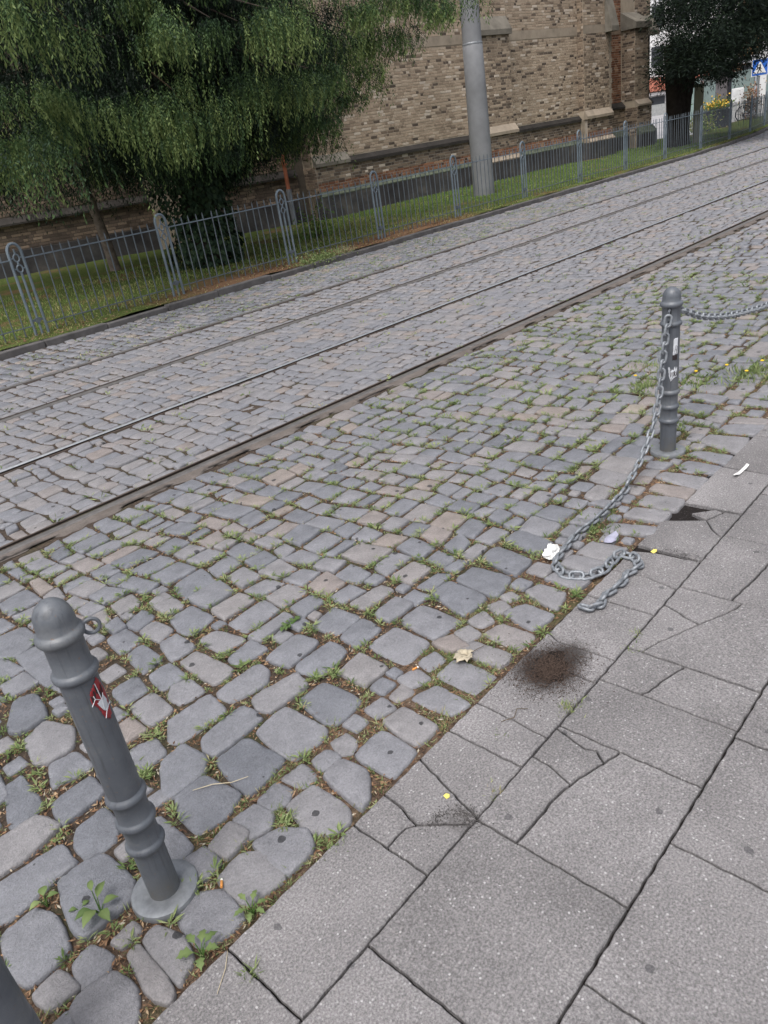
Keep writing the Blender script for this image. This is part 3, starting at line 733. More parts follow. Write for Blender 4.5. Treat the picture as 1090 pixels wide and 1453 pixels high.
# mortar fillet along the near rail, broken outer edge
us2 = np.arange(-4, 44, .05); V = []
for u in us2:
    c = float(rail1(u)); wd = .12 + .022 * math.sin(u * 9.3) + .018 * math.sin(u * 23.1 + 1) + .012 * math.sin(u * 57)
    V += [(u, c - .0555, .0005), (u, c - .11, -.001 + .001 * math.sin(u * 11)), (u, c - wd + .01, -.002 + .0012 * math.sin(u * 31)), (u, c - wd - .004, -.009)]
I = np.arange(len(us2) * 4).reshape(-1, 4)
F = np.concatenate([np.stack([I[:-1, k], I[:-1, k + 1], I[1:, k + 1], I[1:, k]], 1) for k in range(3)])
ms = obj_np('mortar_strip', np.array(V), F, M['joint_mortar'], road)
for i, off in ((1, .055), (2, -.075), (3, .055)):
    V = []
    for u in us2:
        c = float(rail1(u)) + off
        V += [(u, c - .0, .0), (u, c + .012 + .008 * math.sin(u * 17 + i), -.001)]
    I = np.arange(len(us2) * 2).reshape(-1, 2)
    obj_np('mortar_strip', np.array(V), np.stack([I[:-1, 0], I[1:, 0], I[1:, 1], I[:-1, 1]], 1), M['joint_mortar'], road)

# ------------------------------------------------------------------ far kerb and verge
kerb = strip('kerb', np.arange(-4, 60, .5), lambda u: kerb_v(u) - .005, lambda u: kerb_v(u) + .12, -.02, M['dark_soil'], 1)
km = simple('kerb_granite', (.105, .1, .1), .9, .2, nscale=6, var=.4, bump=.004)
u = -2.0
while u < 46:
    l = float(R_.uniform(.85, 1.05)); a = float(kerb_v(u)); b = float(kerb_v(u + l))
    ang = math.atan2(b - a, l); b_ = MB()
    b_.box((u + l / 2, (a + b) / 2 + .06, -.005 + R_.normal(0, .005)), (l - .012, .12, .15), rot=ang)
    b_.build('kerb_stone', km, kerb, bevel=.012)
    u += l
uv = np.arange(-6, 33, .35)
verge = strip('grass_verge', uv, lambda u: kerb_v(u) + .118, lambda u: np.minimum(kerb_v(u) + 16, 26.) - np.clip(u - 24, 0, 20) * 1.1, VERGE_Z, M['verge_soil'], 40, .012)
verge2 = strip('grass_verge', np.arange(32.65, 62, .5), lambda u: kerb_v(u) + .118, lambda u: kerb_v(u) + 2.7, VERGE_Z, M['verge_soil'], 8, .01)
# ------------------------------------------------------------------ brick church
def dirs(deg):
    a = math.radians(deg); return np.array([math.cos(a), math.sin(a)]), np.array([math.sin(a), -math.cos(a)])
church = empty('church_building', (20, 15, 0), 'tan brick church with stone bands and buttresses behind the iron fence', 'church')
BR = []            # (centre, half length dir, normal, length, height, tint, red)
def brick_face(P, d, n, s0, s1, z0, z1, tint=(.55, .2), dark=.13, off=0.0, course=.07, red=False, store=None, white=.05):
    store = BR if store is None else store
    k = 0; z = z0
    while z < z1 - course * .5:
        h = course - .012
        s = s0 + (0 if k % 2 == 0 else -.06); flip = k % 2
        while s < s1 - .03:
            l = .22 if (flip and R_.random() < .85) or (not flip and R_.random() < .35) else .108
            flip = 1 - flip if R_.random() < .5 else flip
            a, b = max(s, s0), min(s + l, s1)
            if b - a > .03:
                t_ = float(np.clip(R_.normal(*tint), .24, .95))
                if R_.random() < dark: t_ = float(R_.uniform(.0, .2))
                if R_.random() < white: t_ = 1.0
                c = P + d * (a + b) / 2 + n * off
                store.append((c[0], c[1], z + course / 2, d[0], d[1], n[0], n[1], b - a - .011, h, t_, red))
            s += l
        z += course; k += 1

def brick_mesh(B):
    B = np.array([b[:10] for b in B], float)
    c = B[:, :3]; d = np.column_stack([B[:, 3:5], np.zeros(len(B))]); n = np.column_stack([B[:, 5:7], np.zeros(len(B))])
    l, h, t_ = B[:, 7:8] / 2, B[:, 8:9] / 2, B[:, 9]
    zv = np.array([0, 0, 1.0]); pr = (.006 + R_.normal(0, .0018, (len(B), 1)))
    e = .004
    V = np.stack([c - d * l - zv * h, c + d * l - zv * h, c + d * l + zv * h, c - d * l + zv * h,
                  c - d * (l - e) - zv * (h - e) + n * pr, c + d * (l - e) - zv * (h - e) + n * pr, c + d * (l - e) + zv * (h - e) + n * pr, c - d * (l - e) + zv * (h - e) + n * pr], 1)
    F = np.array([(4, 5, 6, 7), (0, 1, 5, 4), (1, 2, 6, 5), (2, 3, 7, 6), (3, 0, 4, 7)])
    return V, F, t_
def brick_stuff(B, m, name='brickwork'):
    V, F, t_ = brick_mesh(B)
    off = (np.arange(len(V)) * 8)[:, None, None]
    return obj_np(name, V.reshape(-1, 3), (F[None] + off).reshape(-1, 4), m, church, np.repeat(t_, 8), False, 'stuff')

d1, n1 = dirs(-6.5); P1 = np.array([13.66, 15.25])
def w1(s, o, z=None):
    q = P1 + d1 * s + n1 * o
    return q if z is None else np.array([q[0], q[1], z])
def wall_box(s0, s1, o_front, depth, z0, z1, m=None, name='wall', top_slope=0, P=None, d=None, n=None):
    P = P1 if P is None else P; d = d1 if d is None else d; n = n1 if n is None else n
    q = [P + d * s0 + n * o_front, P + d * s1 + n * o_front, P + d * s1 + n * (o_front - depth), P + d * s0 + n * (o_front - depth)]
    b = MB()
    V = [(*p, z0) for p in q] + [(*q[0], z1 - top_slope), (*q[1], z1 - top_slope), (*q[2], z1), (*q[3], z1)]
    b.add(V, [(0, 1, 5, 4), (1, 2, 6, 5), (2, 3, 7, 6), (3, 0, 4, 7), (4, 5, 6, 7), (3, 2, 1, 0)])
    return b.build(name, m or M['mortar'], church)
ZTOP = 12.5
# main wall, its three pilaster strips proud of it
wall_box(.38, 12.95, 0, 5, 0, ZTOP)
BAND0, BAND1 = 3.72, 3.95
PIL = [(.38, 1.45, .05), (6.32, 8.05, .06), (11.55, 12.95, .22)]
for a, b, o in PIL:
    wall_box(a, b, o, .4, 0, 6.3, name='pilaster')
    brick_face(P1, d1, n1, a, b, 1.5, BAND0, off=o, tint=(.5, .17), dark=.2)
    brick_face(P1, d1, n1, a, b, BAND1 if o != .06 else 4.32, 6.2, off=o, tint=(.55, .17))
for a, b in ((1.45, 6.32), (8.05, 11.55)):
    brick_face(P1, d1, n1, a, b, 1.46, BAND0, tint=(.6, .17), dark=.1)
    brick_face(P1, d1, n1, a, b, BAND1, 6.2, tint=(.6, .17), dark=.08)
# light stone string course made of blocks
def blocks(name, s0, s1, z0, z1, o, dep, m, lmean, slope=0.0, P=None, d=None, n=None):
    s = s0
    while s < s1 - .05:
        l = min(float(R_.uniform(.8, 1.2)) * lmean, s1 - s)
        if s1 - s - l < .25: l = s1 - s
        wall_box(s + .003, s + l - .003, o + R_.normal(0, .002), dep, z0, z1, m, name, slope, P, d, n)
        s += l
for a, b, o in ((.38, 1.45, .056), (1.45, 6.32, .012), (8.05, 11.55, .012), (11.55, 12.95, .228)):
    blocks('string_course', a, b, BAND0, BAND1, o, .1, M['sandstone'], 1.25)
# sloped stone cap of the middle pilaster
def wedge(name, s0, s1, o0, o1, z0, z1, zt, m, P=None, d=None, n=None):
    P = P1 if P is None else P; d = d1 if d is None else d; n = n1 if n is None else n
    b = MB(); q = lambda s, o, z: (*(P + d * s + n * o), z)
    b.add([q(s0, o1, z0), q(s1, o1, z0), q(s1, o1, z1), q(s0, o1, z1), q(s0, o0, zt), q(s1, o0, zt), q(s0, o0, z0), q(s1, o0, z0)],
          [(0, 1, 2, 3), (3, 2, 5, 4), (0, 3, 4, 6), (1, 7, 5, 2), (0, 6, 7, 1)])
    return b.build(name, m, church)
# lower part of the pilaster strip stands out below its cap
wall_box(6.36, 8.0, .19, .2, 0, 3.86, name='pilaster')
brick_face(P1, d1, n1, 6.36, 8.0, 1.55, 3.86, off=.19, tint=(.42, .17), dark=.18)
wedge('pilaster_cap', 6.3, 8.06, .062, .27, 3.86, 3.99, 4.34, M['weathered_stone'])
# plinth: dark ledge, white-jointed bricks, orange course, rendered base
for a, b in ((1.45, 6.36), (8.0, 11.55)):
    blocks('plinth_ledge', a, b, 1.26, 1.46, .10, .12, M['ledge_stone'], 1.1, .13)
    wall_box(a, b, .04, .1, 0, 1.262, M['white_mortar'], 'plinth')
    brick_face(P1, d1, n1, a, b, .9, 1.26, off=.04, tint=(.2, .09), dark=.45)
    brick_face(P1, d1, n1, a, b, .72, .9, off=.04, tint=(.45, .2), dark=.1, red=True)
    wedge('plinth_slope', a, b, .045, .14, .58, .62, .72, M['mossy_stone'])
    wall_box(a, b, .14, .2, -.1, .6, M['plinth_render'], 'plinth_base')
for a, b, o in ((.38, 1.45, .05), (6.36, 8.0, .19), (11.55, 12.95, .22)):
    wedge('pilaster_ledge', a - (.04 if a > 1 else 0), b + .04, o + .004, o + .15, 1.3, 1.38, 1.56, M['sandstone'] if a > 2 else M['weathered_stone'])
    wall_box(a, b + .02, o + .09, .2, 0, 1.302, M['white_mortar'], 'plinth')
    brick_face(P1, d1, n1, a, b + .02, .9, 1.3, off=o + .09, tint=(.3, .15), dark=.4)
    brick_face(P1, d1, n1, a, b + .02, .72, .9, off=o + .09, tint=(.5, .2), dark=.1, red=True)
    wedge('plinth_slope', a - .02, b + .05, o + .095, o + .2, .58, .62, .72, M['sandstone'] if a > 2 else M['mossy_stone'])
    wall_box(a - .02, b + .05, o + .2, .3, -.1, .6, M['plinth_render'], 'plinth_base')
# corner pier: quoin strip of pale stones and its pointed cap
z = .76
while z < 6.2:
    wall_box(12.955, 13.07 + (.05 if int(z / .15) % 2 else 0), .226, .35, z, z + .14, M['sandstone'], 'quoin_stone')
    z += .15
wedge('pier_cap', 12.72, 13.12, .23, .5, 3.72, 3.86, 4.75, M['weathered_stone'])
# set-back side wall with reddish brick and the far buttress
wall_box(12.9, 16.6, -.5, 4, 0, ZTOP)
brick_face(P1, d1, n1, 12.96, 14.75, 1.62, 6.0, off=-.5, tint=(.5, .25), dark=.15, red=True)
brick_face(P1, d1, n1, 15.6, 16.6, 1.62, 6.0, off=-.5, tint=(.45, .15), dark=.25)
wall_box(14.8, 15.62, .02, .6, 0, 3.82, name='buttress')
brick_face(P1, d1, n1, 14.8, 15.62, 1.62, 3.8, off=.02, tint=(.55, .16), dark=.15)
dl, nl = d1 * 0, 0
# left cheek of the buttress and of the pier are brick too
def cheek(s, o0, o1, z0, z1, tint=(.35, .15), dark=.3):
    brick_face(P1 + d1 * s + n1 * o0, n1, -d1, 0, o1 - o0, z0, z1, tint=tint, dark=dark, off=.002)
cheek(14.8, -.5, .02, 1.62, 3.8); cheek(14.8, -.4, .12, .5, 1.42); cheek(11.55, 0, .22, 1.56, 6.2); cheek(.38, -1.2, .05, 1.5, 6.0, (.25, .1), .5); cheek(.38, -1.2, .14, .62, 1.3, (.25, .1), .5)
wedge('buttress_cap', 14.72, 15.7, -.5, .12, 3.8, 3.98, 4.35, M['weathered_stone'])
wedge('buttress_cap', 16.2, 16.75, -.5, -.2, 3.6, 3.7, 4.25, M['weathered_stone'])
blocks('string_course', 12.96, 14.75, 3.72, 3.95, -.485, .1, simple('brown_sandstone', (.2, .15, .11), .9, .2, nscale=3), 1.2)
for a, b, o in ((12.96, 14.8, -.5), (14.8, 15.62, .02), (15.62, 16.6, -.5)):
    wedge('plinth_ledge', a, b + .03, o + .004, o + .16, 1.42, 1.48, 1.64, M['ledge_stone'] if o < 0 else M['sandstone'])
    wall_box(a, b, o + .1, .3, 0, 1.425, name='plinth')
    brick_face(P1, d1, n1, a, b, .75, 1.42, off=o + .1, tint=(.35, .2), dark=.35)
    wedge('plinth_slope', a, b + .05, o + .1, o + .3, .5, .56, .75, M['mossy_stone'])
    wall_box(a, b + .05, o + .3, .3, -.1, .52, M['plinth_render'], 'plinth_base')
# left wing: the conifer's shade is put into dark brick and mortar colours
d2 = np.array([-.873, .487]); n2 = np.array([-.487, -.873]); P2 = np.array([13.9, 15.68])
MATS['shaded_mortar'] = simple('shaded_mortar', (.1, .085, .07), .95, .1)
wall_box(-.4, 11, 0, 5, 0, ZTOP, M['shaded_mortar'], P=P2, d=d2, n=n2)
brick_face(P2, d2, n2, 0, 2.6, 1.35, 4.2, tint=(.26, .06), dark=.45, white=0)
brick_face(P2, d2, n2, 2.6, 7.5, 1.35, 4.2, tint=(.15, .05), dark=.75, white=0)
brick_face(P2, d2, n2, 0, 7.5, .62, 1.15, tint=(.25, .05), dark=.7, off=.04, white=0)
wall_box(0, 9, .04, .1, 0, 1.16, M['shaded_mortar'], 'plinth', P=P2, d=d2, n=n2)
wedge('plinth_ledge', 0, 9, .004, .14, 1.16, 1.2, 1.33, M['ledge_stone'], P2, d2, n2)
wall_box(0, 9, .14, .2, -.1, .6, M['plinth_render'], 'plinth_base', P=P2, d=d2, n=n2)
wall_box(2.9, 3.7, .45, .5, 0, 2.3, M['mortar'], 'buttress', P=P2, d=d2, n=n2)
wedge('buttress_cap', 2.85, 3.75, 0, .5, 2.3, 2.36, 2.8, M['weathered_stone'], P2, d2, n2)
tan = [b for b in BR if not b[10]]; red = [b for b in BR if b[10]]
ta = np.array([b[:10] for b in tan])
dd = np.linalg.norm(ta[:, :3] - EYE, axis=1) / np.clip(ta[:, 7], .05, 1)
vis = in_view(ta[:, :3], -.0) & (ta[:, 2] > 1.3) & (ta[:, 0] > 15.6) & ~((ta[:, 0] > 16.4) & (ta[:, 0] < 16.9)) & (ta[:, 7] > .18)
idx = np.argsort(np.where(vis, dd, 1e9))[:300]
V, F, t_ = brick_mesh([tan[i] for i in idx])
for k in range(len(idx)):
    obj_np('brick', V[k], F, M['brick'], church, np.full(8, t_[k]), False)
s_ = set(idx.tolist())
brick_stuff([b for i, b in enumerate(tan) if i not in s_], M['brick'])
brick_stuff(red, M['red_brick'])
# drainpipe in the corner: rusty above, grey shoe below
dp = empty('drainpipe', (13.6, 15.5, 0), 'rusty red drainpipe with grey lower end in the dark church corner', 'drainpipe')
px_, py_ = 13.5, 15.62
b = MB(); b.tube([(px_, py_, .9), (px_, py_, 5.5)], .05, 10); b.build('upper_pipe', M['rust_pipe'], dp, True)
b = MB(); b.tube([(px_, py_, 0), (px_, py_, .92)], .068, 10); b.build('lower_pipe', M['grey_pipe'], dp, True)
b = MB()
for z in (1.5, 2.8): b.box((px_, py_, z), (.13, .13, .04))
b.build('bracket', M['rust_pipe'], dp)

# ------------------------------------------------------------------ iron fence
fence = empty('iron_fence', (15, float(fence_v(15)), VERGE_Z), 'low blue-grey iron fence with arched posts round the church lawn', 'fence')
post_u = [-.4, 1.95, 4.12, 6.25, 8.5, 10.68, 12.95, 15.35, 17.7, 19.95, 22.2, 24.7, 27.4, 30.2, 33., 36., 39., 42., 45.]
Z0 = VERGE_Z - .02
def fpt(u, z): return np.array([u, float(fence_v(u)), z])
FT = 1.0       # top rail height above ground
def fence_post(u):
    c = fpt(u, Z0); s = (float(fence_v(u + .1)) - float(fence_v(u - .1))) / .2
    t = np.array([1, s, 0]) / math.hypot(1, s); zv = np.array([0, 0, 1.0]); hw = .085
    arch = [c - t * hw, c - t * hw + zv * 1.05]
    for k in range(1, 8):
        a = PI - PI * k / 8
        arch.append(c + t * hw * math.cos(a) + zv * (1.05 + .105 * math.sin(a)))
    arch += [c + t * hw + zv * 1.05, c + t * hw]
    b = MB(); b.tube(arch, .019, 6); po = b.build('post', M['fence_paint'], fence, True)
    b = MB(); b.tube([c + zv * .0, c + zv * .80], .016, 6); b.tube([c + zv * .9, c + zv * .94], .014, 6); b.tube([c + zv * 1.03, c + zv * 1.09], .012, 6); b.build('centre_bar', M['fence_paint'], po, True)
    for z in (.98, .85):
        b = MB()
        b.tube([c + zv * z + t * .037 * math.cos(a) + zv * .045 * math.sin(a) for a in np.linspace(0, 2 * PI, 12, endpoint=False)], .011, 5, closed=True)
        for sg in (-1, 1): b.tube([c + zv * z + t * .04 * sg, c + zv * z + t * hw * sg], .009, 5)
        b.build('ring', M['fence_paint'], po, True)
    b = MB()
    for z in (.2,):
        b.box(c + zv * z, (hw * 2 + .02, .014, .03), axes=[t, np.cross(zv, t), zv]); b.box(c + zv * z, (.05, .05, .06), axes=[t, np.cross(zv, t), zv])
    b.build('clasp', M['picket_paint'], po)
for u in post_u: fence_post(u)
pk = None
for a, b_ in zip(post_u[:-1], post_u[1:]):
    A, B = fpt(a + .085, 0), fpt(b_ - .085, 0)
    zv = np.array([0, 0, 1.0]); t = (B - A) / np.linalg.norm(B - A); nn = np.cross(zv, t)
    mid = (A + B) / 2; L = float(np.linalg.norm(B - A))
    b = MB(); b.box(mid + zv * (Z0 + .965), (L, .028, .014), axes=[t, nn, zv]); b.build('top_rail', M['fence_paint'], fence)
    b = MB(); b.box(mid + zv * (Z0 + .14), (L, .024, .012), axes=[t, nn, zv]); b.build('bottom_rail', M['picket_paint'], fence)
    n = max(8, round(L / .13)) ; far_ = a > 32
    for k in range(1, n):
        q = A + (B - A) * k / n
        if pk is None:
            m_ = MB(); m_.tube([(0, 0, .03), (0, 0, .97)], .0085, 6); m_.tube([(0, 0, .97), (0, 0, 1.03), (0, 0, 1.065)], [.0095, .0095, .004], 6)
            o = m_.build('picket', M['picket_paint'], fence, True); pk = o.data
        else:
            o = bpy.data.objects.new('picket', pk); link(o, fence)
        o.location = Vector((q[0], q[1], Z0)); 
        o.rotation_euler = (R_.normal(0, .008), R_.normal(0, .008), 0)

# ------------------------------------------------------------------ tall mast on the lawn
mast = empty('lamp_mast', (16.76, 12.0, VERGE_Z), 'thick grey metal mast rising from the lawn beside the church', 'mast')
b = MB(); prof = [(.27, -.05), (.262, 1.0), (.245, 2.4), (.235, 3.28), (.228, 3.29)]
b.lathe(prof, (16.76, 12.0, VERGE_Z), 28); b.build('lower_tube', M['pole_metal'], mast, True)
b = MB(); b.lathe([(.225, 3.27), (.205, 5.5), (.16, 10.0)], (16.76, 12.0, VERGE_Z), 28); b.build('upper_tube', M['pole_metal'], mast, True)
b = MB(); b.lathe([(.236, 3.26), (.238, 3.27), (.238, 3.3), (.23, 3.31)], (16.76, 12.0, VERGE_Z), 28); b.build('collar', M['galvanised'], mast, True)
b = MB(); b.lathe([(.012, 0), (.012, .02)], (0, 0, 0), 10)
o = b.build('bolt', M['hole'], mast); o.rotation_euler = (PI / 2, 0, .75); o.location = (16.76 + .235 * math.sin(.75), 12.0 - .235 * math.cos(.75), VERGE_Z + .82)

# ------------------------------------------------------------------ bollards
def bollard(loc, h, label, ring_lug, stickers):
    e = empty('bollard', loc, label, 'bollard', 'chain bollards along the pavement edge')
    x, y, z0 = loc
    r = .0408; f = h / .932
    def P_(*pr): return [(a, b * h) for a, b in pr]
    def ring(zc, rr, rh=.0115):
        return [(rr[0], zc - rh * 1.25)] + [(rr[0] + (rr[1] - rr[0]) * math.sin(a), zc - rh * math.cos(a)) for a in np.linspace(.25, PI - .25, 7)] + [(rr[0], zc + rh * 1.25)]
    prof = [(r, .004), (r, .19 * h - .02)]
    for zf in (.205, .295, .385): prof += ring(zf * h, (r + .0012, r + .0105))
    prof += [(r + .002, .41 * h), (r + .0025, .78 * h)] + ring(.795 * h, (r + .0025, r + .012)) + ring(.905 * h, (r + .0025, r + .0135), .0135)
    rd = r + .0025
    prof += [(rd, .945 * h)] + [(rd * math.cos(a), .945 * h + .055 * h * math.sin(a)) for a in np.linspace(.25, 1.5, 8)]
    b = MB(); b.lathe(prof, loc, 40); b.build('shaft', M['bollard_paint'], e, True)
    b = MB(); b.lathe([(.09, -.012), (.091, .0), (.088, .008), (.081, .0105), (.056, .012), (.048, .0085), (.0, .0085)], loc, 40); b.build('base_plate', M['galvanised'], e, True)
    return e
R0_ = .0408
b1 = bollard((.432, 1.522, .002), .932, 'slender dark grey bollard with a red sticker, standing nearest', True, 1)
b2 = bollard((3.632, 1.542, .002), .862, 'grey bollard with two white stickers and chains hanging from it', False, 2)
# eye ring on the first
def torus(c, R, r, ax1, ax2, n=20, m=8):
    b = MB(); b.tube([np.array(c) + R * (math.cos(a) * np.array(ax1) + math.sin(a) * np.array(ax2)) for a in np.linspace(0, 2 * PI, n, endpoint=False)], r, m, closed=True); return b
view = np.array([.27, .96, 0]); side = np.array([math.cos(math.radians(-22)), math.sin(math.radians(-22)), 0.0])
o = torus(np.array([.432, 1.522, .838]) + side * .065, .018, .0044, side, (0, 0, 1)).build('eye_ring', M['bollard_paint'], b1, True)
def patch(name, c0, h0, h1, a0, a1, rad, m, parent, poly=None, off=.0008, n=10, k=8):
    """sheet bent round the shaft: angles a0..a1 (radians), heights h0..h1; poly in unit square cuts its outline"""
    if poly is None: poly = [(0, 0), (1, 0), (1, 1), (0, 1)]
    N = 22; V = []; F = []
    g_ = [((i + .5) / N, (j + .5) / N) for j in range(N) for i in range(N)]
    ok = inside(np.array(g_), poly); ids = {}
    def vid(i, j):
        if (i, j) not in ids:
            a = a0 + (a1 - a0) * i / N; ids[(i, j)] = len(V)
            V.append((c0[0] + (rad + off) * math.cos(a), c0[1] + (rad + off) * math.sin(a), c0[2] + h0 + (h1 - h0) * j / N))
        return ids[(i, j)]
    for q, f in enumerate(ok):
        if f:
            i, j = q % N, q // N; F.append((vid(i, j), vid(i + 1, j), vid(i + 1, j + 1), vid(i, j + 1)))
    b = MB(); b.add(V, F); o = b.build(name, m, parent, True)
    so = o.modifiers.new('solid', 'SOLIDIFY'); so.thickness = .0006; so.offset = 1
    return o
red_p = simple('sticker_red', (.3, .028, .035), .45, .4, nscale=60, var=.4); dark_p = simple('sticker_dark', (.03, .022, .024), .5, .4); white_p = simple('sticker_white', (.62, .64, .68), .5, .4, nscale=40, var=.12)
L1 = (.432, 1.522, 0); am = math.atan2(-1.522, -.432) + .62      # facing the street corner
st = patch('sticker', L1, .607, .724, am - .66, am + .62, R0_ + .0028, red_p, b1, [(.12, .55), (.3, .42), (.42, .1), (.62, .0), (.8, .05), (.9, .35), (.98, .55), (.86, .8), (.72, 1), (.5, .92), (.2, .78)])
patch('shape', L1, .632, .676, am - .28, am + .38, R0_ + .0028, white_p, st, [(.05, .75), (.3, .2), (.6, .0), (.85, .1), (.95, .6), (.75, 1), (.6, .7), (.35, .85)], .0022)
for k in range(5):
    patch('shape', L1, .672 + .007 * (k % 3), .682 + .01 * (k % 3 + 1), am - .45 + .17 * k, am - .33 + .17 * k, R0_ + .0028, dark_p, st, [(0, .2), (.5, 0), (1, .5), (.7, 1), (.2, .9)], .0024)
for q in ([(.1, .5), (.3, .62), (.28, .7)], [(.3, .62), (.55, .5), (.7, .62)], [(.5, .92), (.55, .5), (.5, .3)], [(.42, .1), (.6, .25), (.9, .3)]):
    V = [(L1[0] + (R0_ + .0058) * math.cos(am - .66 + 1.28 * x), L1[1] + (R0_ + .0058) * math.sin(am - .66 + 1.28 * x), .607 + .117 * y) for x, y in q]
    b = MB(); b.tube(V, .0011, 4); b.build('outline', white_p, st)
L2 = (3.632, 1.542, 0); a2 = math.atan2(-1.542, -3.632) + .55
s1 = patch('sticker', L2, .535, .62, a2 - .28, a2 + .3, R0_ + .0028, white_p, b2, [(0, 0), (1, .06), (1, 1), (.12, .97)])
s1['label'] = 'tall white sticker with dark scribble'
s2 = patch('sticker', L2, .40, .475, a2 - .75, a2 + .32, R0_ + .0025, white_p, b2, [(0, .95), (.12, .35), (.3, .0), (.62, .22), (1, .3), (1, .95), (.8, .8), (.7, 1), (.55, .75), (.4, .82), (.3, .7), (.12, 1)])
s2['label'] = 'torn white sticker with black lettering'
s3 = patch('sticker', L2, .508, .535, a2 - .32, a2 + .28, R0_ + .0028, dark_p, b2, [(0, 0), (.3, .1), (.5, 0), (.8, .1), (1, 0), (1, 1), (0, 1)])
def strokes(parent, c0, h0, h1, a0, a1, lines, m, w=.0011, rad=R0_ + .0042):
    b = MB()
    for ln in lines:
        b.tube([(c0[0] + rad * math.cos(a0 + (a1 - a0) * x), c0[1] + rad * math.sin(a0 + (a1 - a0) * x), h0 + (h1 - h0) * y) for x, y in ln], w, 4)
    return b.build('scribble', m, parent)
strokes(s1, L2, .535, .62, a2 - .28, a2 + .3, [[(.35, .15), (.55, .6), (.75, .12)], [(.42, .32), (.7, .32)], [(.3, .1), (.85, .1)], [(.8, .2), (.9, .5), (.7, .55)]], dark_p)
strokes(s2, L2, .40, .475, a2 - .75, a2 + .32, [[(.2, .8), (.28, .3), (.38, .65), (.46, .25), (.52, .65)], [(.58, .35), (.62, .68)], [(.66, .35), (.66, .7), (.78, .6), (.68, .52), (.8, .36)], [(.85, .36), (.92, .7), (.97, .36)], [(.28, .16), (.9, .26)]], dark_p, .0016)
# chain lugs and eyes on the second bollard
lugp = np.array([3.632, 1.542, .735]); sideL = np.array([-.9, -.2, 0]); sideL /= np.linalg.norm(sideL)
b = MB(); b.tube([lugp + sideL * .040 + np.array([0, 0, .03]), lugp + sideL * .058 + np.array([0, 0, .02]), lugp + sideL * .060 + np.array([0, 0, -.02]), lugp + sideL * .040 + np.array([0, 0, -.032])], .006, 8); b.build('lug', M['bollard_paint'], b2, True)
b = MB(); b.box(lugp + sideL * .0438 + np.array([0, 0, .022]), (.004, .016, .032), axes=[sideL, np.cross([0, 0, 1], sideL), (0, 0, 1)]); b.build('slot', M['hole'], b2)
torus(lugp + np.array([.064, -.008, .0]), .02, .0055, (1, 0, 0), (0, 0, 1)).build('eye_ring', M['bollard_paint'], b2, True)
# the thicker post cut off at the lower left corner
pt = empty('street_post', (-.02, 1.352, 0), 'thick dark grey post cut off by the lower left corner', 'post')
b = MB(); b.lathe([(.068, -.02), (.067, 1.2), (.04, 1.24)], (-.02, 1.352, 0), 40); b.build('shaft', M['bollard_paint'], pt, True)
b = MB(); b.lathe([(.0695, -.02), (.0695, .19), (.068, .195)], (-.02, 1.352, 0), 40); b.build('sleeve', M['bollard_paint'], pt, True)

# ------------------------------------------------------------------ chains, link by link
_link = None
def link_mesh():
    pts = []
    a, rr = .0135, .0148
    for k in range(9): t_ = -PI / 2 + PI * k / 8; pts.append((a + rr * math.cos(t_), rr * math.sin(t_), 0))
    for k in range(9): t_ = PI / 2 + PI * k / 8; pts.append((-a + rr * math.cos(t_), rr * math.sin(t_), 0))
    b = MB(); b.tube(pts, .0066, 8, closed=True); return b
def chain(path, label, loc, wts=None, lay=None):
    global _link
    e = empty('chain', loc, label, 'chain', 'galvanised chains between the bollards')
    p = np.array(path, float)
    # smooth by Catmull-Rom
    q = []
    for i in range(len(p) - 1):
        a, b, c, d = p[max(i - 1, 0)], p[i], p[i + 1], p[min(i + 2, len(p) - 1)]
        for t_ in np.linspace(0, 1, 12, endpoint=False):
            q.append(.5 * (2 * b + (c - a) * t_ + (2 * a - 5 * b + 4 * c - d) * t_ ** 2 + (3 * b - 3 * c + d - a) * t_ ** 3))
    q.append(p[-1]); q = np.array(q)
    s = np.concatenate([[0], np.cumsum(np.linalg.norm(np.diff(q, axis=0), axis=1))])
    pitch = .0432; n = int(s[-1] / pitch)
    for k in range(n):
        f = lambda x: np.array([np.interp(x, s, q[:, i]) for i in range(3)])
        a, b = f(k * pitch), f((k + 1) * pitch)
        t = (b - a) / (np.linalg.norm(b - a) + 1e-9); c = (a + b) / 2
        ref = np.array([0, 0, 1.0]) if abs(t[2]) < .85 else np.array([.3, -.95, 0])
        y = np.cross(ref, t); y /= np.linalg.norm(y); z = np.cross(t, y)
        onfloor = c[2] < .03
        base = (math.radians(18) if k % 2 else math.radians(72)) if not onfloor else (math.radians(8 + 10 * R_.random()) if k % 2 else math.radians(48 + 14 * R_.random()))
        ca, sa = math.cos(base), math.sin(base)
        y2, z2 = y * ca + z * sa, -y * sa + z * ca
        if _link is None:
            o = link_mesh().build('chain_link', M['chain_steel'], e, 'all'); _link = o.data
        else:
            o = bpy.data.objects.new('chain_link', _link); link(o, e)
        zc = c.copy()
        if onfloor: zc[2] = .0072 + .014 * sa
        Mx = Matrix(((t[0], y2[0], z2[0], zc[0]), (t[1], y2[1], z2[1], zc[1]), (t[2], y2[2], z2[2], zc[2]), (0, 0, 0, 1)))
        o.matrix_parent_inverse = Matrix.Identity(4)
        o.matrix_basis = Matrix.Translation(-Vector(loc)) @ Mx
    return e
lug_w = lugp + sideL * .066
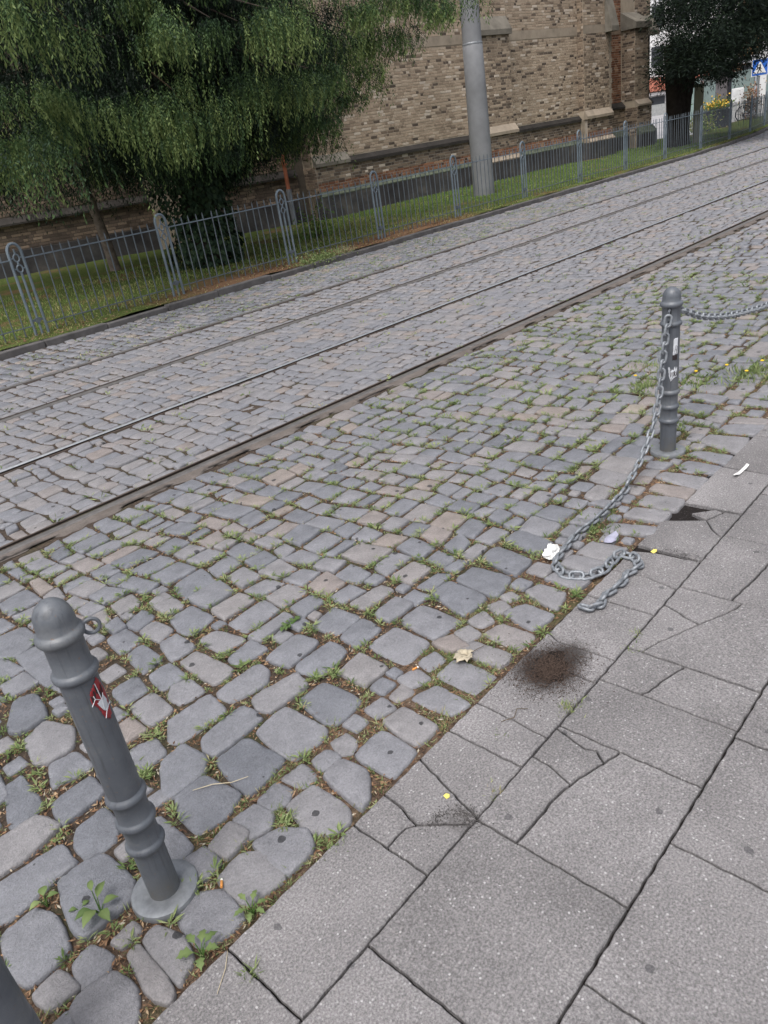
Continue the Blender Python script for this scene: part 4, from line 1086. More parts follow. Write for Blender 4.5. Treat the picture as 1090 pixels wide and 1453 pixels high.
chain([lug_w, (3.545, 1.535, .61), (3.51, 1.535, .44), (3.465, 1.53, .305), (3.39, 1.53, .19), (3.27, 1.525, .098), (3.12, 1.52, .035), (2.95, 1.51, .012), (2.78, 1.50, .012), (2.61, 1.51, .012), (2.46, 1.49, .012), (2.36, 1.475, .012),
       (2.29, 1.41, .012), (2.285, 1.35, .012), (2.315, 1.305, .012), (2.36, 1.275, .012), (2.42, 1.265, .012), (2.47, 1.27, .012), (2.53, 1.27, .012), (2.545, 1.235, .012), (2.525, 1.20, .012), (2.50, 1.165, .012), (2.455, 1.155, .012), (2.42, 1.18, .012), (2.36, 1.165, .012), (2.29, 1.165, .012), (2.245, 1.18, .012), (2.18, 1.17, .012), (2.135, 1.16, .012), (2.12, 1.2, .012), (2.13, 1.26, .012)],
      'loose grey chain hanging from the bollard and trailing over the pavement edge', (3.55, 1.53, .7))
chain([lugp + np.array([.085, -.008, 0])] + [(3.74 + x, 1.54, zz) for x, zz in ((.12, .68), (.32, .61), (.63, .535), (.97, .475), (1.35, .425), (1.75, .42), (2.3, .50), (2.7, .6), (3.1, .72))], 'taut chain sagging from the bollard towards the right edge', (3.72, 1.54, .73))
b3 = bollard((6.88, 1.55, .002), .862, 'bollard beyond the right edge carrying the sagging chain', False, 0)
# ------------------------------------------------------------------ foliage: many leaf-sized faces
def leaves(pos, dirn, length, width, tint, roll=None, fold=0.0):
    n = len(pos)
    dirn = dirn / (np.linalg.norm(dirn, axis=1, keepdims=True) + 1e-9)
    r = R_.normal(size=(n, 3)) if roll is None else roll
    side = np.cross(dirn, r); side /= np.linalg.norm(side, axis=1, keepdims=True) + 1e-9
    L = np.reshape(length, (-1, 1)) * np.ones((n, 1)); W = np.reshape(width, (-1, 1)) * np.ones((n, 1))
    nrm = np.cross(side, dirn)
    V = np.stack([pos, pos + dirn * L * .45 + side * W * .5 + nrm * fold * L, pos + dirn * L, pos + dirn * L * .45 - side * W * .5 + nrm * fold * L], 1)
    F = np.arange(n * 4).reshape(n, 4)
    return V.reshape(-1, 3), F, np.repeat(tint, 4)
def cat(parts):
    V, F, T, o = [], [], [], 0
    for v, f, t_ in parts:
        V.append(v); F.append(f + o); T.append(t_); o += len(v)
    return np.concatenate(V), np.concatenate(F), np.concatenate(T)

# ---- the big conifer with weeping branchlets
TC = np.array([8.55, 12.45])
conifer = empty('conifer_tree', (TC[0], TC[1], VERGE_Z), 'big weeping conifer with ivy covered trunk overhanging the fence', 'tree')
b = MB()
b.tube([(TC[0], TC[1], 0), (TC[0] + .02, TC[1], .6), (TC[0] - .03, TC[1] + .05, 2.2), (TC[0], TC[1], 5), (TC[0], TC[1], 11)], [.36, .27, .23, .18, .04], 14)
b.build('trunk', M['bark'], conifer, True)
def crown_r(th, z):
    """reach of the crown in direction th at height z"""
    e = math.cos(th)                       # +u
    base = 3.9 if z > 2.6 else 3.0 + (z - 1.6) * .9
    if e > .3: base = (1.75 + (z - 1.7) * 1.62) if z < 4.2 else 5.8
    if e < -.2: base = 6.0
    if abs(math.sin(th)) > .7 and math.sin(th) < 0: base = min(base, 2.75 + .35 * (z - 1.7))
    return min(base, 6.0) * (1 if z < 5.5 else max(.15, 1 - (z - 5.5) / 6.5))
tw_pos, tw_len, tw_t, tw_out, tw_droop = [], [], [], [], []
def clump(p, o, size, ntw, shade, droop=1.0):
    side = np.array([-o[1], o[0], 0])
    for _ in range(ntw):
        a = R_.uniform(-1, .35); b = R_.normal(0, .4)
        q = p + o * a * size + side * b * size * .8 + np.array([0, 0, -.28 * abs(b) * size - .2 * max(a, 0) * size + R_.normal(0, .05)])
        tw_pos.append(q); tw_len.append(size * R_.uniform(.4, .95)); tw_t.append(shade + R_.normal(0, .17)); tw_out.append(o + side * b * .4); tw_droop.append(droop)
n_cl = 0
tries = 0
while n_cl < 225 and tries < 5000:
    tries += 1
    low = R_.random() < .82
    z = R_.uniform(2.25, 5.2) if low else R_.uniform(5.2, 10.5)
    th = R_.uniform(-PI, PI)
    if low: z = 2.3 + .62 * round((z - 2.3) / .62 + .25 * math.sin(th * 3)) + R_.normal(0, .07) - .0
    rr = crown_r(th, z) * (1 - .38 * R_.random() ** 1.6)
    o = np.array([math.cos(th), math.sin(th), 0])
    p = np.array([TC[0], TC[1], z]) + o * rr
    clump(p, o, R_.uniform(.35, .8), int(R_.uniform(50, 84)) if low else 26, R_.uniform(.2, .8))
    if R_.random() < .18:
        s = np.array([TC[0], TC[1], z + .3 + .1 * rr])
        limbs = MB(); limbs.tube([s, s * .5 + p * .5 + np.array([0, 0, .22]), p], [.035, .02, .006], 5); limbs.build('branch', M['bark'], conifer, True)
    n_cl += 1
# low hanging fringe towards the street, as it shows in front of the dark wall
fr = [(4.2, 10.2, 2.3), (4.6, 10.4, 2.25), (5.0, 10.3, 2.55), (5.35, 10.2, 2.6), (5.75, 10.1, 2.5), (6.3, 9.95, 2.45), (6.65, 9.9, 2.3), (7.0, 9.9, 2.25), (7.35, 9.9, 2.3), (7.7, 10.0, 2.55), (8.05, 10.05, 2.75), (8.4, 10.1, 2.95), (8.7, 10.2, 3.05), (6.6, 10.3, 2.75), (5.6, 10.6, 2.9), (4.9, 10.7, 2.9), (7.2, 10.2, 2.9),
      (9.6, 11.2, 2.15), (10.1, 11.3, 2.3), (10.5, 11.3, 2.45), (11.0, 11.2, 2.6), (11.5, 11.2, 2.75), (12.0, 11.2, 2.95), (12.5, 11.2, 3.2), (13.0, 11.15, 3.45), (13.4, 11.1, 3.7), (13.8, 11.1, 3.95), (9.2, 11.4, 2.2), (9.0, 11.0, 2.5), (11.8, 11.4, 3.4), (12.6, 11.3, 3.9), (13.1, 11.3, 4.2), (10.8, 11.3, 3.0), (11.2, 11.4, 3.4)]
for x, y, z in fr:
    o = np.array([x - TC[0], y - TC[1], 0]); o /= np.linalg.norm(o)
    clump(np.array([x, y, z + .05]) + R_.normal(0, .1, 3), o, R_.uniform(.4, .75), 62, R_.uniform(.35, .75))
for _ in range(620):                                     # inner mass, shade inside the crown put into darker leaf tints
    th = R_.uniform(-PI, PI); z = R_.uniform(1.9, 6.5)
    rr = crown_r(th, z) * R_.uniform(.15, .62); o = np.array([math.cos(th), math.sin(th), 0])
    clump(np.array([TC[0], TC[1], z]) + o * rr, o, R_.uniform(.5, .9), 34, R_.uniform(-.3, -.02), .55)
for _ in range(70):                                      # dark lower skirt around the trunk, right side
    x = R_.uniform(8.6, 11.0); z = 1.35 + .42 * max(0, x - 9.2) + R_.uniform(.2, 1.3); y = R_.uniform(11.6, 12.6)
    o = np.array([.8, -.6, 0]); clump(np.array([x, y, z]), o, R_.uniform(.35, .6), 34, R_.uniform(-.2, .12), .3)
tp, tl, tt, to = np.array(tw_pos), np.array(tw_len), np.array(tw_t), np.array(tw_out)
td = np.array(tw_droop)
parts = []
K = 18
fsd = np.column_stack([R_.normal(0, 1, (len(tp), 2)), np.zeros(len(tp))]); fsd /= np.linalg.norm(fsd, axis=1, keepdims=True)
sw = R_.normal(0, .1, (len(tp), 3)); sw[:, 2] = 0
for k in range(K):
    f = (k + .5) / K
    ax = np.column_stack([to[:, :2] * .35 * (1.6 - td)[:, None] * (1 - f) + sw[:, :2], -np.ones(len(tp)) * td]); ax /= np.linalg.norm(ax, axis=1, keepdims=True)
    pos = tp + to * (.12 * math.sin(f * 2)) [..., None] if False else tp + to * .10 * f * (1 - f) * 3 + ax * (tl * f)[:, None]
    lat = fsd * ((.75 if k % 2 else -.75) * (1.15 - .8 * f)) + R_.normal(0, .2, (len(tp), 3))
    dr = ax * .8 + lat
    L = R_.uniform(.035, .065, len(tp)) * (1.25 if f > .85 else 1)
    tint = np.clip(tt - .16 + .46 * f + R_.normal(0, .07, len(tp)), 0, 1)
    parts.append(leaves(pos, dr, L, L * R_.uniform(.26, .4, len(tp)), tint))
# thin hanging stems
st_ = R_.random(len(tp)) < .4
parts.append(leaves(tp[st_], np.column_stack([sw[st_][:, :2], -np.ones(st_.sum())]), tl[st_], .006, np.full(st_.sum(), .12)))
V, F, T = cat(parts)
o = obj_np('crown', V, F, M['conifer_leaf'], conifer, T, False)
n_leaf_conifer = len(F)
# bare dead twigs in the gaps
for (a, c) in (((5.6, 10.2, 3.75), (6.25, 10.3, 3.4)), ((6.7, 10.1, 2.95), (7.1, 10.15, 2.6)), ((5.3, 10.3, 3.3), (5.5, 10.4, 2.8)), ((7.4, 10.2, 3.6), (7.9, 10.3, 3.2)), ((8.6, 10.4, 3.4), (9.0, 10.5, 2.9))):
    b = MB(); a, c = np.array(a), np.array(c); m_ = (a + c) / 2 + R_.normal(0, .06, 3)
    b.tube([a, m_, c], [.011, .008, .003], 5)
    b.tube([m_, m_ + (c - a) * .3 + R_.normal(0, .08, 3)], [.006, .002], 4)
    b.build('dead_twig', M['twig'], conifer)
# ivy on the trunk
n = 5200
th = R_.uniform(-PI, PI, n); z = R_.uniform(.05, 2.3, n)
rad = .36 + .16 * np.sin(th * 2 + z * 2.1) ** 2 + .12 * np.sin(z * 5 + th * 3) + R_.normal(0, .07, n) + .1 * np.exp(-((z - 1.5) / .5) ** 2) + .12 * (z < .5)
pos = np.column_stack([TC[0] + rad * np.cos(th), TC[1] + rad * np.sin(th), VERGE_Z + z])
dr = np.column_stack([np.cos(th) * .5, np.sin(th) * .5, -np.ones(n)]) + R_.normal(0, .35, (n, 3))
rl = np.column_stack([np.cos(th), np.sin(th), .6 * np.ones(n)]) + R_.normal(0, .45, (n, 3))
rl = np.cross(rl, dr)
V, F, T = leaves(pos, dr, R_.uniform(.06, .11, n), R_.uniform(.06, .1, n), np.clip(R_.normal(.65, .22, n), 0, 1), np.cross(dr, rl))
obj_np('ivy', V, F, M['ivy_leaf'], conifer, T, False)
# a second, bare pale trunk in the deep shade
t2 = empty('shaded_tree', (8.08, 15.3, VERGE_Z), 'tree with a slim pale trunk in the deep shade before the dark wall', 'tree')
b = MB(); b.tube([(8.12, 15.3, 0), (8.08, 15.3, .8), (8.0, 15.3, 1.5), (7.9, 15.3, 2.3), (7.85, 15.35, 5)], [.12, .1, .09, .085, .04], 10); b.build('trunk', M['pale_bark'], t2, True)
b = MB(); b.tube([(7.9, 15.3, 2.2), (8.3, 15.25, 2.9), (8.5, 15.2, 3.8)], [.05, .035, .01], 7); b.build('limb', M['pale_bark'], t2, True)
cl = []  # crown added to keep sky light off the left wing wall
for _ in range(420):
    a = R_.uniform(-PI, PI); r = 3.4 * math.sqrt(R_.random()); z = R_.uniform(2.1, 8.5)
    cl.append((7.2 + r * math.cos(a) * 1.3, 15.0 + r * math.sin(a) * .75, z))
cp = np.repeat(np.array(cl), 46, 0); o_ = R_.normal(0, 1, cp.shape) * np.array([.34, .3, .22]); n = len(cp)
L = R_.uniform(.1, .2, n)
V, F, T = leaves(cp + o_, o_ * 1.5 + R_.normal(0, .5, (n, 3)) + np.array([0, 0, -.5]), L, L * .25, np.clip(R_.normal(.4, .25, n), 0, 1))
obj_np('crown', V, F, M['yew_leaf'], t2, T, False)

# ---- dark yew past the church
yew = empty('yew_tree', (26.7, 11.5, VERGE_Z), 'dark spreading yew beyond the end of the church', 'tree')
b = MB()
b.tube([(26.68, 11.36, 0), (26.68, 11.36, .6), (26.6, 11.42, 1.6), (26.4, 11.5, 3)], [.34, .27, .22, .16], 12)
b.tube([(26.95, 11.35, 0), (27.0, 11.35, .6), (27.15, 11.3, 1.5), (27.5, 11.1, 3)], [.4, .3, .25, .18], 12)
b.tube([(26.85, 11.35, 0), (26.85, 11.35, 1.0), (26.85, 11.3, 2.6)], [.36, .24, .13], 10)
b.build('trunk', M['yew_bark'], yew, True)
cl = []
for _ in range(2100):
    a = R_.uniform(-PI, PI); z = R_.uniform(1.5, 6.6)
    R = 3.8 * math.sin(min(1, (z - .6) / 2.2) * PI / 2) if z < 4.5 else 3.8 * max(.1, 1 - (z - 4.5) / 3)
    r = R * math.sqrt(R_.uniform(.08, 1))
    x, y = 27.2 + r * math.cos(a) * 1.0, 11.3 + r * math.sin(a)
    s = (x - 27.2) * .72 - (y - 11.3) * .69                   # across the view
    if math.degrees(math.atan2(y, x)) > 24.0 + R_.normal(0, .12): continue
    zmin = 1.8 if s < -.6 else 1.7 if s < .9 else 1.75 + (s - .9) * .85
    if z < zmin + .2: z = zmin + .2 + R_.uniform(0, .6)
    cl.append((x, y, z))
cl = np.array(cl); n = 80
cp = np.repeat(cl, n, 0)
o_ = R_.normal(0, 1, cp.shape) * np.array([.21, .21, .15])
pos = cp + o_
dr = o_ * 2.0 + R_.normal(0, .5, cp.shape) + np.array([0, 0, -.25])
L = R_.uniform(.08, .17, len(cp))
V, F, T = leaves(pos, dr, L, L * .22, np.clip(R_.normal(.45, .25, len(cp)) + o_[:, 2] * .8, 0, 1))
obj_np('crown', V, F, M['yew_leaf'], yew, T, False)
# ---- olive grey stone post beside the yew
cp_ = empty('stone_post', (27.5, 10.95, VERGE_Z), 'olive grey stone post standing beside the yew trunk', 'post')
b = MB(); b.box((27.5, 10.95, .85), (.27, .27, 1.75), rot=.3); b.build('shaft', simple('olive_stone', (.2, .2, .15), .9, .2, nscale=4), cp_, bevel=.02)
b = MB(); b.box((27.5, 10.95, 1.76), (.32, .32, .09), rot=.3); b.build('cap', M['mossy_stone'], cp_, bevel=.02)

# ------------------------------------------------------------------ lawn grass (uncountable)
def blades(pos, h, wd, tint, lean=.35):
    n = len(pos); dr = np.column_stack([R_.normal(0, lean, n), R_.normal(0, lean, n), np.ones(n)])
    return leaves(pos, dr, h, wd, tint)
n = 95000
u = R_.uniform(-2, 31, n) ** 1.0; fz = R_.random(n) ** .8
v0 = kerb_v(u) + .1
vv = v0 + fz * 5.2
bare = (np.sin(u * .9 + 1.1) * np.sin(vv * 1.3) + np.sin(u * 2.3 + vv) * .4)
strip_bare = np.exp(-((vv - v0 - .5) / .45) ** 2) * np.clip((u - 5.0) / 1.5, 0, 1) * (u < 13.6)
shade = ((u < 9.5) & (vv > 10.9))
k = (R_.random(n) < np.where(shade, .45, 1)) & (R_.random(n) > strip_bare * .93) & (bare < .95)
u, vv, v0 = u[k], vv[k], v0[k]
pos = np.column_stack([u, vv, np.full(len(u), VERGE_Z - .01)])
edge = np.exp(-((vv - v0) / .5) ** 2)
green = np.where(u > 14, .28, .5)
h = R_.uniform(.03, .085, len(u)) * (1 - .45 * edge)
V1 = blades(pos, h, R_.uniform(.008, .016, len(u)), np.clip(R_.normal(green, .2) + .3 * edge + .2 * (np.sin(u * 2.1 + 3 * np.sin(vv * 1.7)) * np.sin(vv * 2.9 + u) > .25) * (u < 15), 0, 1), .55)
g = obj_np('lawn_grass', *V1[:2], M['lawn_leaf'], None, V1[2], False, 'stuff')
g['label'] = 'short grass growing behind and under the iron fence'
# fallen brown leaves on the verge
n = 42000
u = R_.uniform(0, 30, n) ** 1.0; d_ = np.where(R_.random(n) < .5, np.abs(R_.normal(.35, .35, n)), R_.uniform(0, 3.2, n) * (u < 13.5) + .2); k = (R_.random(n) < np.where((u > 7.2) & (u < 13.5), 1, np.where(u < 7.2, .6, .12))); u, d_ = u[k], d_[k]
pos = np.column_stack([u, kerb_v(u) + .12 + d_, np.full(len(u), VERGE_Z + .006)])
dr = np.column_stack([R_.normal(0, 1, len(u)), R_.normal(0, 1, len(u)), R_.normal(0, .15, len(u))])
V, F, T = leaves(pos, dr, R_.uniform(.015, .045, len(u)), R_.uniform(.008, .022, len(u)), np.clip(R_.normal(.5, .2, len(u)), 0, 1), np.column_stack([R_.normal(0, .25, len(u)), R_.normal(0, .25, len(u)), np.ones(len(u))]))
obj_np('fallen_leaves', V, F, M['litter_leaf'], None, T, False, 'stuff')['label'] = 'brown fallen leaves along the foot of the fence'

# ------------------------------------------------------------------ joints: where no stone lies near the eye
GX0, GX1, GY0, GY1, GS = -1.0, 8.0, 1.2, 4.4, .006
nx, ny = int((GX1 - GX0) / GS), int((GY1 - GY0) / GS)
occ = np.zeros((ny, nx), bool)
def raster(O):
    for p in O:
        x0, y0 = p.min(0); x1, y1 = p.max(0)
        i0, i1 = int((x0 - GX0) / GS), int((x1 - GX0) / GS) + 1; j0, j1 = int((y0 - GY0) / GS), int((y1 - GY0) / GS) + 1
        i0, j0, i1, j1 = max(i0, 0), max(j0, 0), min(i1, nx), min(j1, ny)
        if i1 <= i0 or j1 <= j0: continue
        X, Y = np.meshgrid(GX0 + (np.arange(i0, i1) + .5) * GS, GY0 + (np.arange(j0, j1) + .5) * GS)
        occ[j0:j1, i0:i1] |= inside(np.column_stack([X.ravel(), Y.ravel()]), p).reshape(X.shape)
cm = C.mean(1)
cc = quads_outline(C[(cm[:, 0] < 8.2) & (cm[:, 1] < 4.5)], 8); raster(cc)
gg = quads_outline(GC[GC.mean(1)[:, 0] < 8.2], 8); raster(gg); raster([outline(p, 16) for p in TRACED])
# small filler stones wedged into the wide gaps
def rowsum(r):
    ci_ = np.pad((~occ).astype(np.float32), ((1, 0), (1, 0))).cumsum(0).cumsum(1)
    a = np.clip(np.arange(ny) - r, 0, ny); b = np.clip(np.arange(ny) + r + 1, 0, ny); c = np.clip(np.arange(nx) - r, 0, nx); d = np.clip(np.arange(nx) + r + 1, 0, nx)
    return ci_[b][:, d] - ci_[a][:, d] - ci_[b][:, c] + ci_[a][:, c]
fill = []
posts_ = [(.432, 1.522, .1), (3.632, 1.542, .1), (-.02, 1.352, .08)]
for r in (9, 7, 6, 5):
    ok = rowsum(r) >= (2 * r + 1) ** 2 - .5
    jj, ii = np.where(ok); perm = R_.permutation(len(jj))
    for q in perm:
        x, y = GX0 + (ii[q] + .5) * GS, GY0 + (jj[q] + .5) * GS
        if y < 1.30 or y > r1(x) - .24 or x > 7.5 or any(math.hypot(x - a, y - b) < c + r * GS for a, b, c in posts_) or not in_view(np.array([[x, y, 0.]]), .08)[0]: continue
        if occ[jj[q] - r:jj[q] + r + 1, ii[q] - r:ii[q] + r + 1].any(): continue
        h_ = r * GS * .93
        C_ = np.array([[-h_, -h_], [h_, -h_], [h_, h_], [-h_, h_]]) * R_.uniform(.82, 1.0, (4, 2)) + [x, y]
        fill.append(C_); occ[jj[q] - r:jj[q] + r + 1, ii[q] - r:ii[q] + r + 1] = True
if fill:
    fill = np.array(fill)
    place_stones('filler_stone', quads_outline(fill, 16), road, np.clip(stone_tint(len(fill)) * .6 + .2, 0, .95), .002, .002)
X, Y = np.meshgrid(GX0 + (np.arange(nx) + .5) * GS, GY0 + (np.arange(ny) + .5) * GS)
free = ~occ & (Y > 1.262) & (Y < np.vectorize(r1)(X[0])[None, :] - .19)
# room around each free cell: count of free cells in a neighbourhood
f_ = free.astype(np.float32); ci = np.pad(f_, ((1, 0), (1, 0))).cumsum(0).cumsum(1)
def boxsum(r):
    a = np.clip(np.arange(ny) - r, 0, ny); b = np.clip(np.arange(ny) + r + 1, 0, ny); c = np.clip(np.arange(nx) - r, 0, nx); d = np.clip(np.arange(nx) + r + 1, 0, nx)
    return ci[b][:, d] - ci[a][:, d] - ci[b][:, c] + ci[a][:, c]
room = boxsum(4) / 81.0
jy, jx = np.where(free); rm = room[jy, jx]
jp = np.column_stack([X[jy, jx], Y[jy, jx]])
jv = in_view(np.column_stack([jp, np.zeros(len(jp))]), .05)
jp, rm = jp[jv], rm[jv]
def pick(n, w):
    w = w / w.sum(); return R_.choice(len(jp), n, p=w)
def patchy(p, s=1.0, ph=0.0):
    return .5 + .5 * np.sin(p[:, 0] * 3.7 * s + 2 * np.sin(p[:, 1] * 2.9 * s + ph)) * np.sin(p[:, 1] * 4.3 * s + 1.7 * np.sin(p[:, 0] * 2.3 * s - ph))
inv = 1 / (jp[:, 0] ** 2 + jp[:, 1] ** 2 + 1.0)
gut = jp[:, 1] < 1.66
# plant litter: tan and brown bits lying in the joints
k = pick(34000, (rm + .05) * inv ** .35)
q = jp[k] + R_.uniform(-.004, .004, (len(k), 2))
pos = np.column_stack([q, R_.uniform(-.0115, -.004, len(k))])
dr = np.column_stack([R_.normal(0, 1, (len(k), 2)), R_.normal(0, .2, len(k))])
L = R_.uniform(.005, .024, len(k))
V, F, T = leaves(pos, dr, L, np.clip(L * R_.uniform(.12, .5, len(k)), .0015, .006), np.clip(R_.normal(.62, .25, len(k)), 0, 1), np.column_stack([R_.normal(0, .5, (len(k), 2)), np.ones(len(k))]))
obj_np('plant_litter', V, F, M['litter_leaf'], None, T, False, 'stuff')['label'] = 'dry brown plant litter lying in the stone joints'
# moss and grass in the joints
parts = []
wt = np.where(gut, 1.5, .55) * (.05 + rm) * (patchy(jp) ** 2 + .12) * inv ** .3
k = pick(1500, wt); cen_ = jp[k]
nb = 13
cp = np.repeat(cen_, nb, 0) + R_.normal(0, .011, (len(k) * nb, 2))
vig = np.repeat(R_.uniform(.5, 1.25, len(k)) * np.where(cen_[:, 1] < 1.66, 1.0, .85), nb)
hue = np.repeat(R_.uniform(.1, .85, len(k)), nb)
n = len(cp)
pos = np.column_stack([cp, np.full(n, -.0115)])
dr = np.column_stack([R_.normal(0, .8, n), R_.normal(0, .8, n), R_.uniform(.45, 1.1, n)])
parts.append(leaves(pos, dr, R_.uniform(.014, .034, n) * vig, R_.uniform(.0018, .0036, n), np.clip(hue + R_.normal(0, .15, n), 0, 1)))
# leafy rosettes at the stone corners
wt2 = (rm ** 1.6 + .01) * np.where(gut, .45, 1.0) * (patchy(jp, .8, 2.) * .7 + .3) * inv ** .05
k = pick(2700, wt2); cen_ = jp[k]
nb = 15
n = len(k) * nb; an = R_.uniform(0, 2 * PI, n); vig = np.repeat(R_.uniform(.4, 1.2, len(k)), nb); hue = np.repeat(R_.uniform(.1, .7, len(k)), nb)
off = np.column_stack([np.cos(an), np.sin(an)]) * R_.uniform(0, .016, n)[:, None] * vig[:, None]
pos = np.column_stack([np.repeat(cen_, nb, 0) + off, R_.uniform(-.008, .005, n)])
dr = np.column_stack([np.cos(an), np.sin(an), R_.uniform(.1, .75, n)])
rl = np.column_stack([-np.sin(an), np.cos(an), R_.normal(0, .3, n)]); rl = np.cross(dr, rl)
parts.append(leaves(pos, dr, R_.uniform(.013, .033, n) * vig, R_.uniform(.0035, .0075, n) * vig, np.clip(hue + R_.normal(0, .12, n), 0, 1), rl, .08))
# farther joints: tufts at stone corners
def far_tufts(sel, prob, size, nb):
    c = C[sel].reshape(-1, 4, 2)[:, 0]; c = c[R_.random(len(c)) < prob(c)]
    n = len(c) * nb; an = R_.uniform(0, 2 * PI, n); vg = np.repeat(R_.uniform(.5, 1.3, len(c)), nb); hue = np.repeat(R_.uniform(.1, .75, len(c)), nb)
    pos = np.column_stack([np.repeat(c, nb, 0) + np.column_stack([np.cos(an), np.sin(an)]) * (R_.uniform(0, size, n) * vg)[:, None], R_.uniform(-.012, .006, n)])
    dr = np.column_stack([np.cos(an), np.sin(an), R_.uniform(.2, 1.0, n)])
    return leaves(pos, dr, R_.uniform(.02, .045, n) * vg, R_.uniform(.006, .012, n) * vg, np.clip(hue + R_.normal(0, .12, n), 0, 1))
cu, cv = cm[:, 0], cm[:, 1]
parts.append(far_tufts((zone_id <= 1) & (cu >= 8), lambda c: .2 + .4 * patchy(c, .5), .04, 11))
parts.append(far_tufts((zone_id <= 1) & (cu >= 3.2) & (cu < 8), lambda c: .16 + .24 * patchy(c, .8), .032, 12))
parts.append(far_tufts((zone_id == 2), lambda c: .06 + .2 * patchy(c, .6, 1.) + .2 * np.exp(-((c[:, 1] - rail1(c[:, 0]) - 1.2) / .15) ** 2) * patchy(c, .35), .028, 8))
parts.append(far_tufts((zone_id == 3), lambda c: .02 + .06 * patchy(c, .6, 1.), .025, 8))
parts.append(far_tufts((zone_id == 4), lambda c: .14 * patchy(c, .5, 3.), .03, 8))
parts.append(far_tufts((zone_id == 5), lambda c: .75 * patchy(c, .4, 3.) * (c[:, 0] < 16) + .15, .045, 10))
V, F, T = cat(parts)
obj_np('joint_weeds', V, F, M['weed_leaf'], None, T, False, 'stuff')['label'] = 'small green weeds and grass growing in the stone joints'

# ------------------------------------------------------------------ larger weeds, one by one
def broadleaf(loc, stems, label, cat_='weed', tint=(.15, .1), lobed=False):
    e = empty('leafy_weed', (*loc, 0), label, cat_, 'weeds growing by the posts')
    V, F, T = [], [], []; n0 = 0
    b = MB()
    for (dx, dy, h, L, W) in stems:
        base = np.array([loc[0], loc[1], -.015]); tip0 = np.array([loc[0] + dx * .45, loc[1] + dy * .45, h])
        b.tube([base, (base + tip0) / 2 + np.array([0, 0, .008]), tip0], [.002, .0016, .0012], 5)
        d = np.array([dx, dy, .1 * L]); d /= np.linalg.norm(d)
        s = np.array([-d[1], d[0], 0]); s /= np.linalg.norm(s)
        m = 7; t_ = float(np.clip(R_.normal(*tint), 0, 1))
        for i in range(m):
            f = i / (m - 1); wd = W * (math.sin(PI * min(1, f * 1.02) ** .8) + .05) * (1 + (.3 * (-1) ** i if lobed else .06 * (-1) ** i))
            c = tip0 + d * L * f + np.array([0, 0, .25 * L * math.sin(PI * f) * .5 - .2 * L * f * f])
            for sg in (-1, 0, 1):
                V.append(c + s * wd * .5 * sg + np.array([0, 0, .12 * wd * abs(sg)])); T.append(min(1, t_ + (.1 if sg == 0 else 0)))
        for i in range(m - 1):
            for j in range(2): F.append((n0 + i * 3 + j, n0 + i * 3 + j + 1, n0 + i * 3 + j + 4, n0 + i * 3 + j + 3))
        n0 += m * 3
    b.build('stem', M['lawn_leaf'], e)
    for o in [obj_np('leaves', np.array(V), np.array(F), M['weed_leaf'], e, np.array(T), True)]: pass
    return e
broadleaf((.285, 1.605), [(.02, .015, .05, .05, .022), (-.02, -.01, .03, .055, .03), (.0, -.03, .025, .05, .026), (-.035, .01, .03, .045, .026), (.03, -.01, .03, .04, .022), (.012, .03, .075, .04, .016)], 'broad leaved green weed left of the nearest bollard foot')
broadleaf((.205, 1.765), [(.01, .02, .02, .035, .024), (-.02, .0, .018, .032, .02), (.02, -.01, .02, .03, .018)], 'small round leaved weed farther left than the broad leaved one')
broadleaf((.255, 1.66), [(.02, .0, .012, .02, .015), (-.015, .01, .012, .022, .014), (.0, -.02, .012, .02, .012)], 'tiny weed seedling between the two stones at the left')
broadleaf((.385, 1.285), [(.03, .03, .02, .04, .02), (-.03, .02, .02, .045, .024), (.02, -.02, .022, .035, .02), (.035, .0, .03, .04, .018), (-.02, -.03, .018, .035, .02), (.0, .04, .03, .04, .018)], 'jagged leaved weed beside the slab edge below the nearest bollard', lobed=True)
broadleaf((.535, 1.275), [(.03, .02, .02, .035, .014), (-.03, .01, .02, .035, .014), (.01, -.03, .015, .03, .014), (.0, .035, .03, .035, .013), (-.02, -.02, .015, .03, .014), (.03, -.015, .02, .03, .012)], 'bushy weed at the corner of a slab right of the nearest bollard', lobed=True)
broadleaf((1.445, 2.155), [(R_.normal(0, .05), R_.normal(0, .02), .012, .018, .012) for _ in range(26)], 'mat of tiny dark green leaves between two setts', tint=(.0, .04))
def tuft(loc, n, h, sp, label, wd=.0035, tint=(.35, .18), z=-.012, name='grass_tuft', flowers=None, cat_='grass tuft'):
    e = empty(name, (loc[0], loc[1], max(z, 0)), label, cat_, 'grass tufts in the paving')
    pos = np.column_stack([loc[0] + R_.normal(0, sp, n), loc[1] + R_.normal(0, sp, n), np.full(n, z)])
    dr = np.column_stack([R_.normal(0, .55, n), R_.normal(0, .55, n), np.ones(n) * R_.uniform(.5, 1.2, n)])
    V, F, T = leaves(pos, dr, R_.uniform(.5, 1.1, n) * h, wd * R_.uniform(.7, 1.3, n), np.clip(R_.normal(*tint, n), 0, 1))
    obj_np('blades', V, F, M['weed_leaf'], e, T, False, 'stuff')
    if flowers:
        for k in range(flowers):
            b = MB(); c = np.array([loc[0] + R_.normal(0, sp), loc[1] + R_.normal(0, sp), h * R_.uniform(.7, 1.1)])
            b.lathe([(.001, -.003), (.009, .002), (.012, .005), (.006, .009), (.0, .01)], c, 8); b.build('flower', MATS.get('yellow_petal') or simple('yellow_petal', (.75, .5, .03), .6, .2), e, True)
    return e
tuft((.432, 1.152), 42, .045, .009, 'dense grass tuft in the joint between two slabs, lower left')
tuft((.80, 1.238), 60, .03, .012, 'grass tuft at the slab corner below the wedge of broken stones')
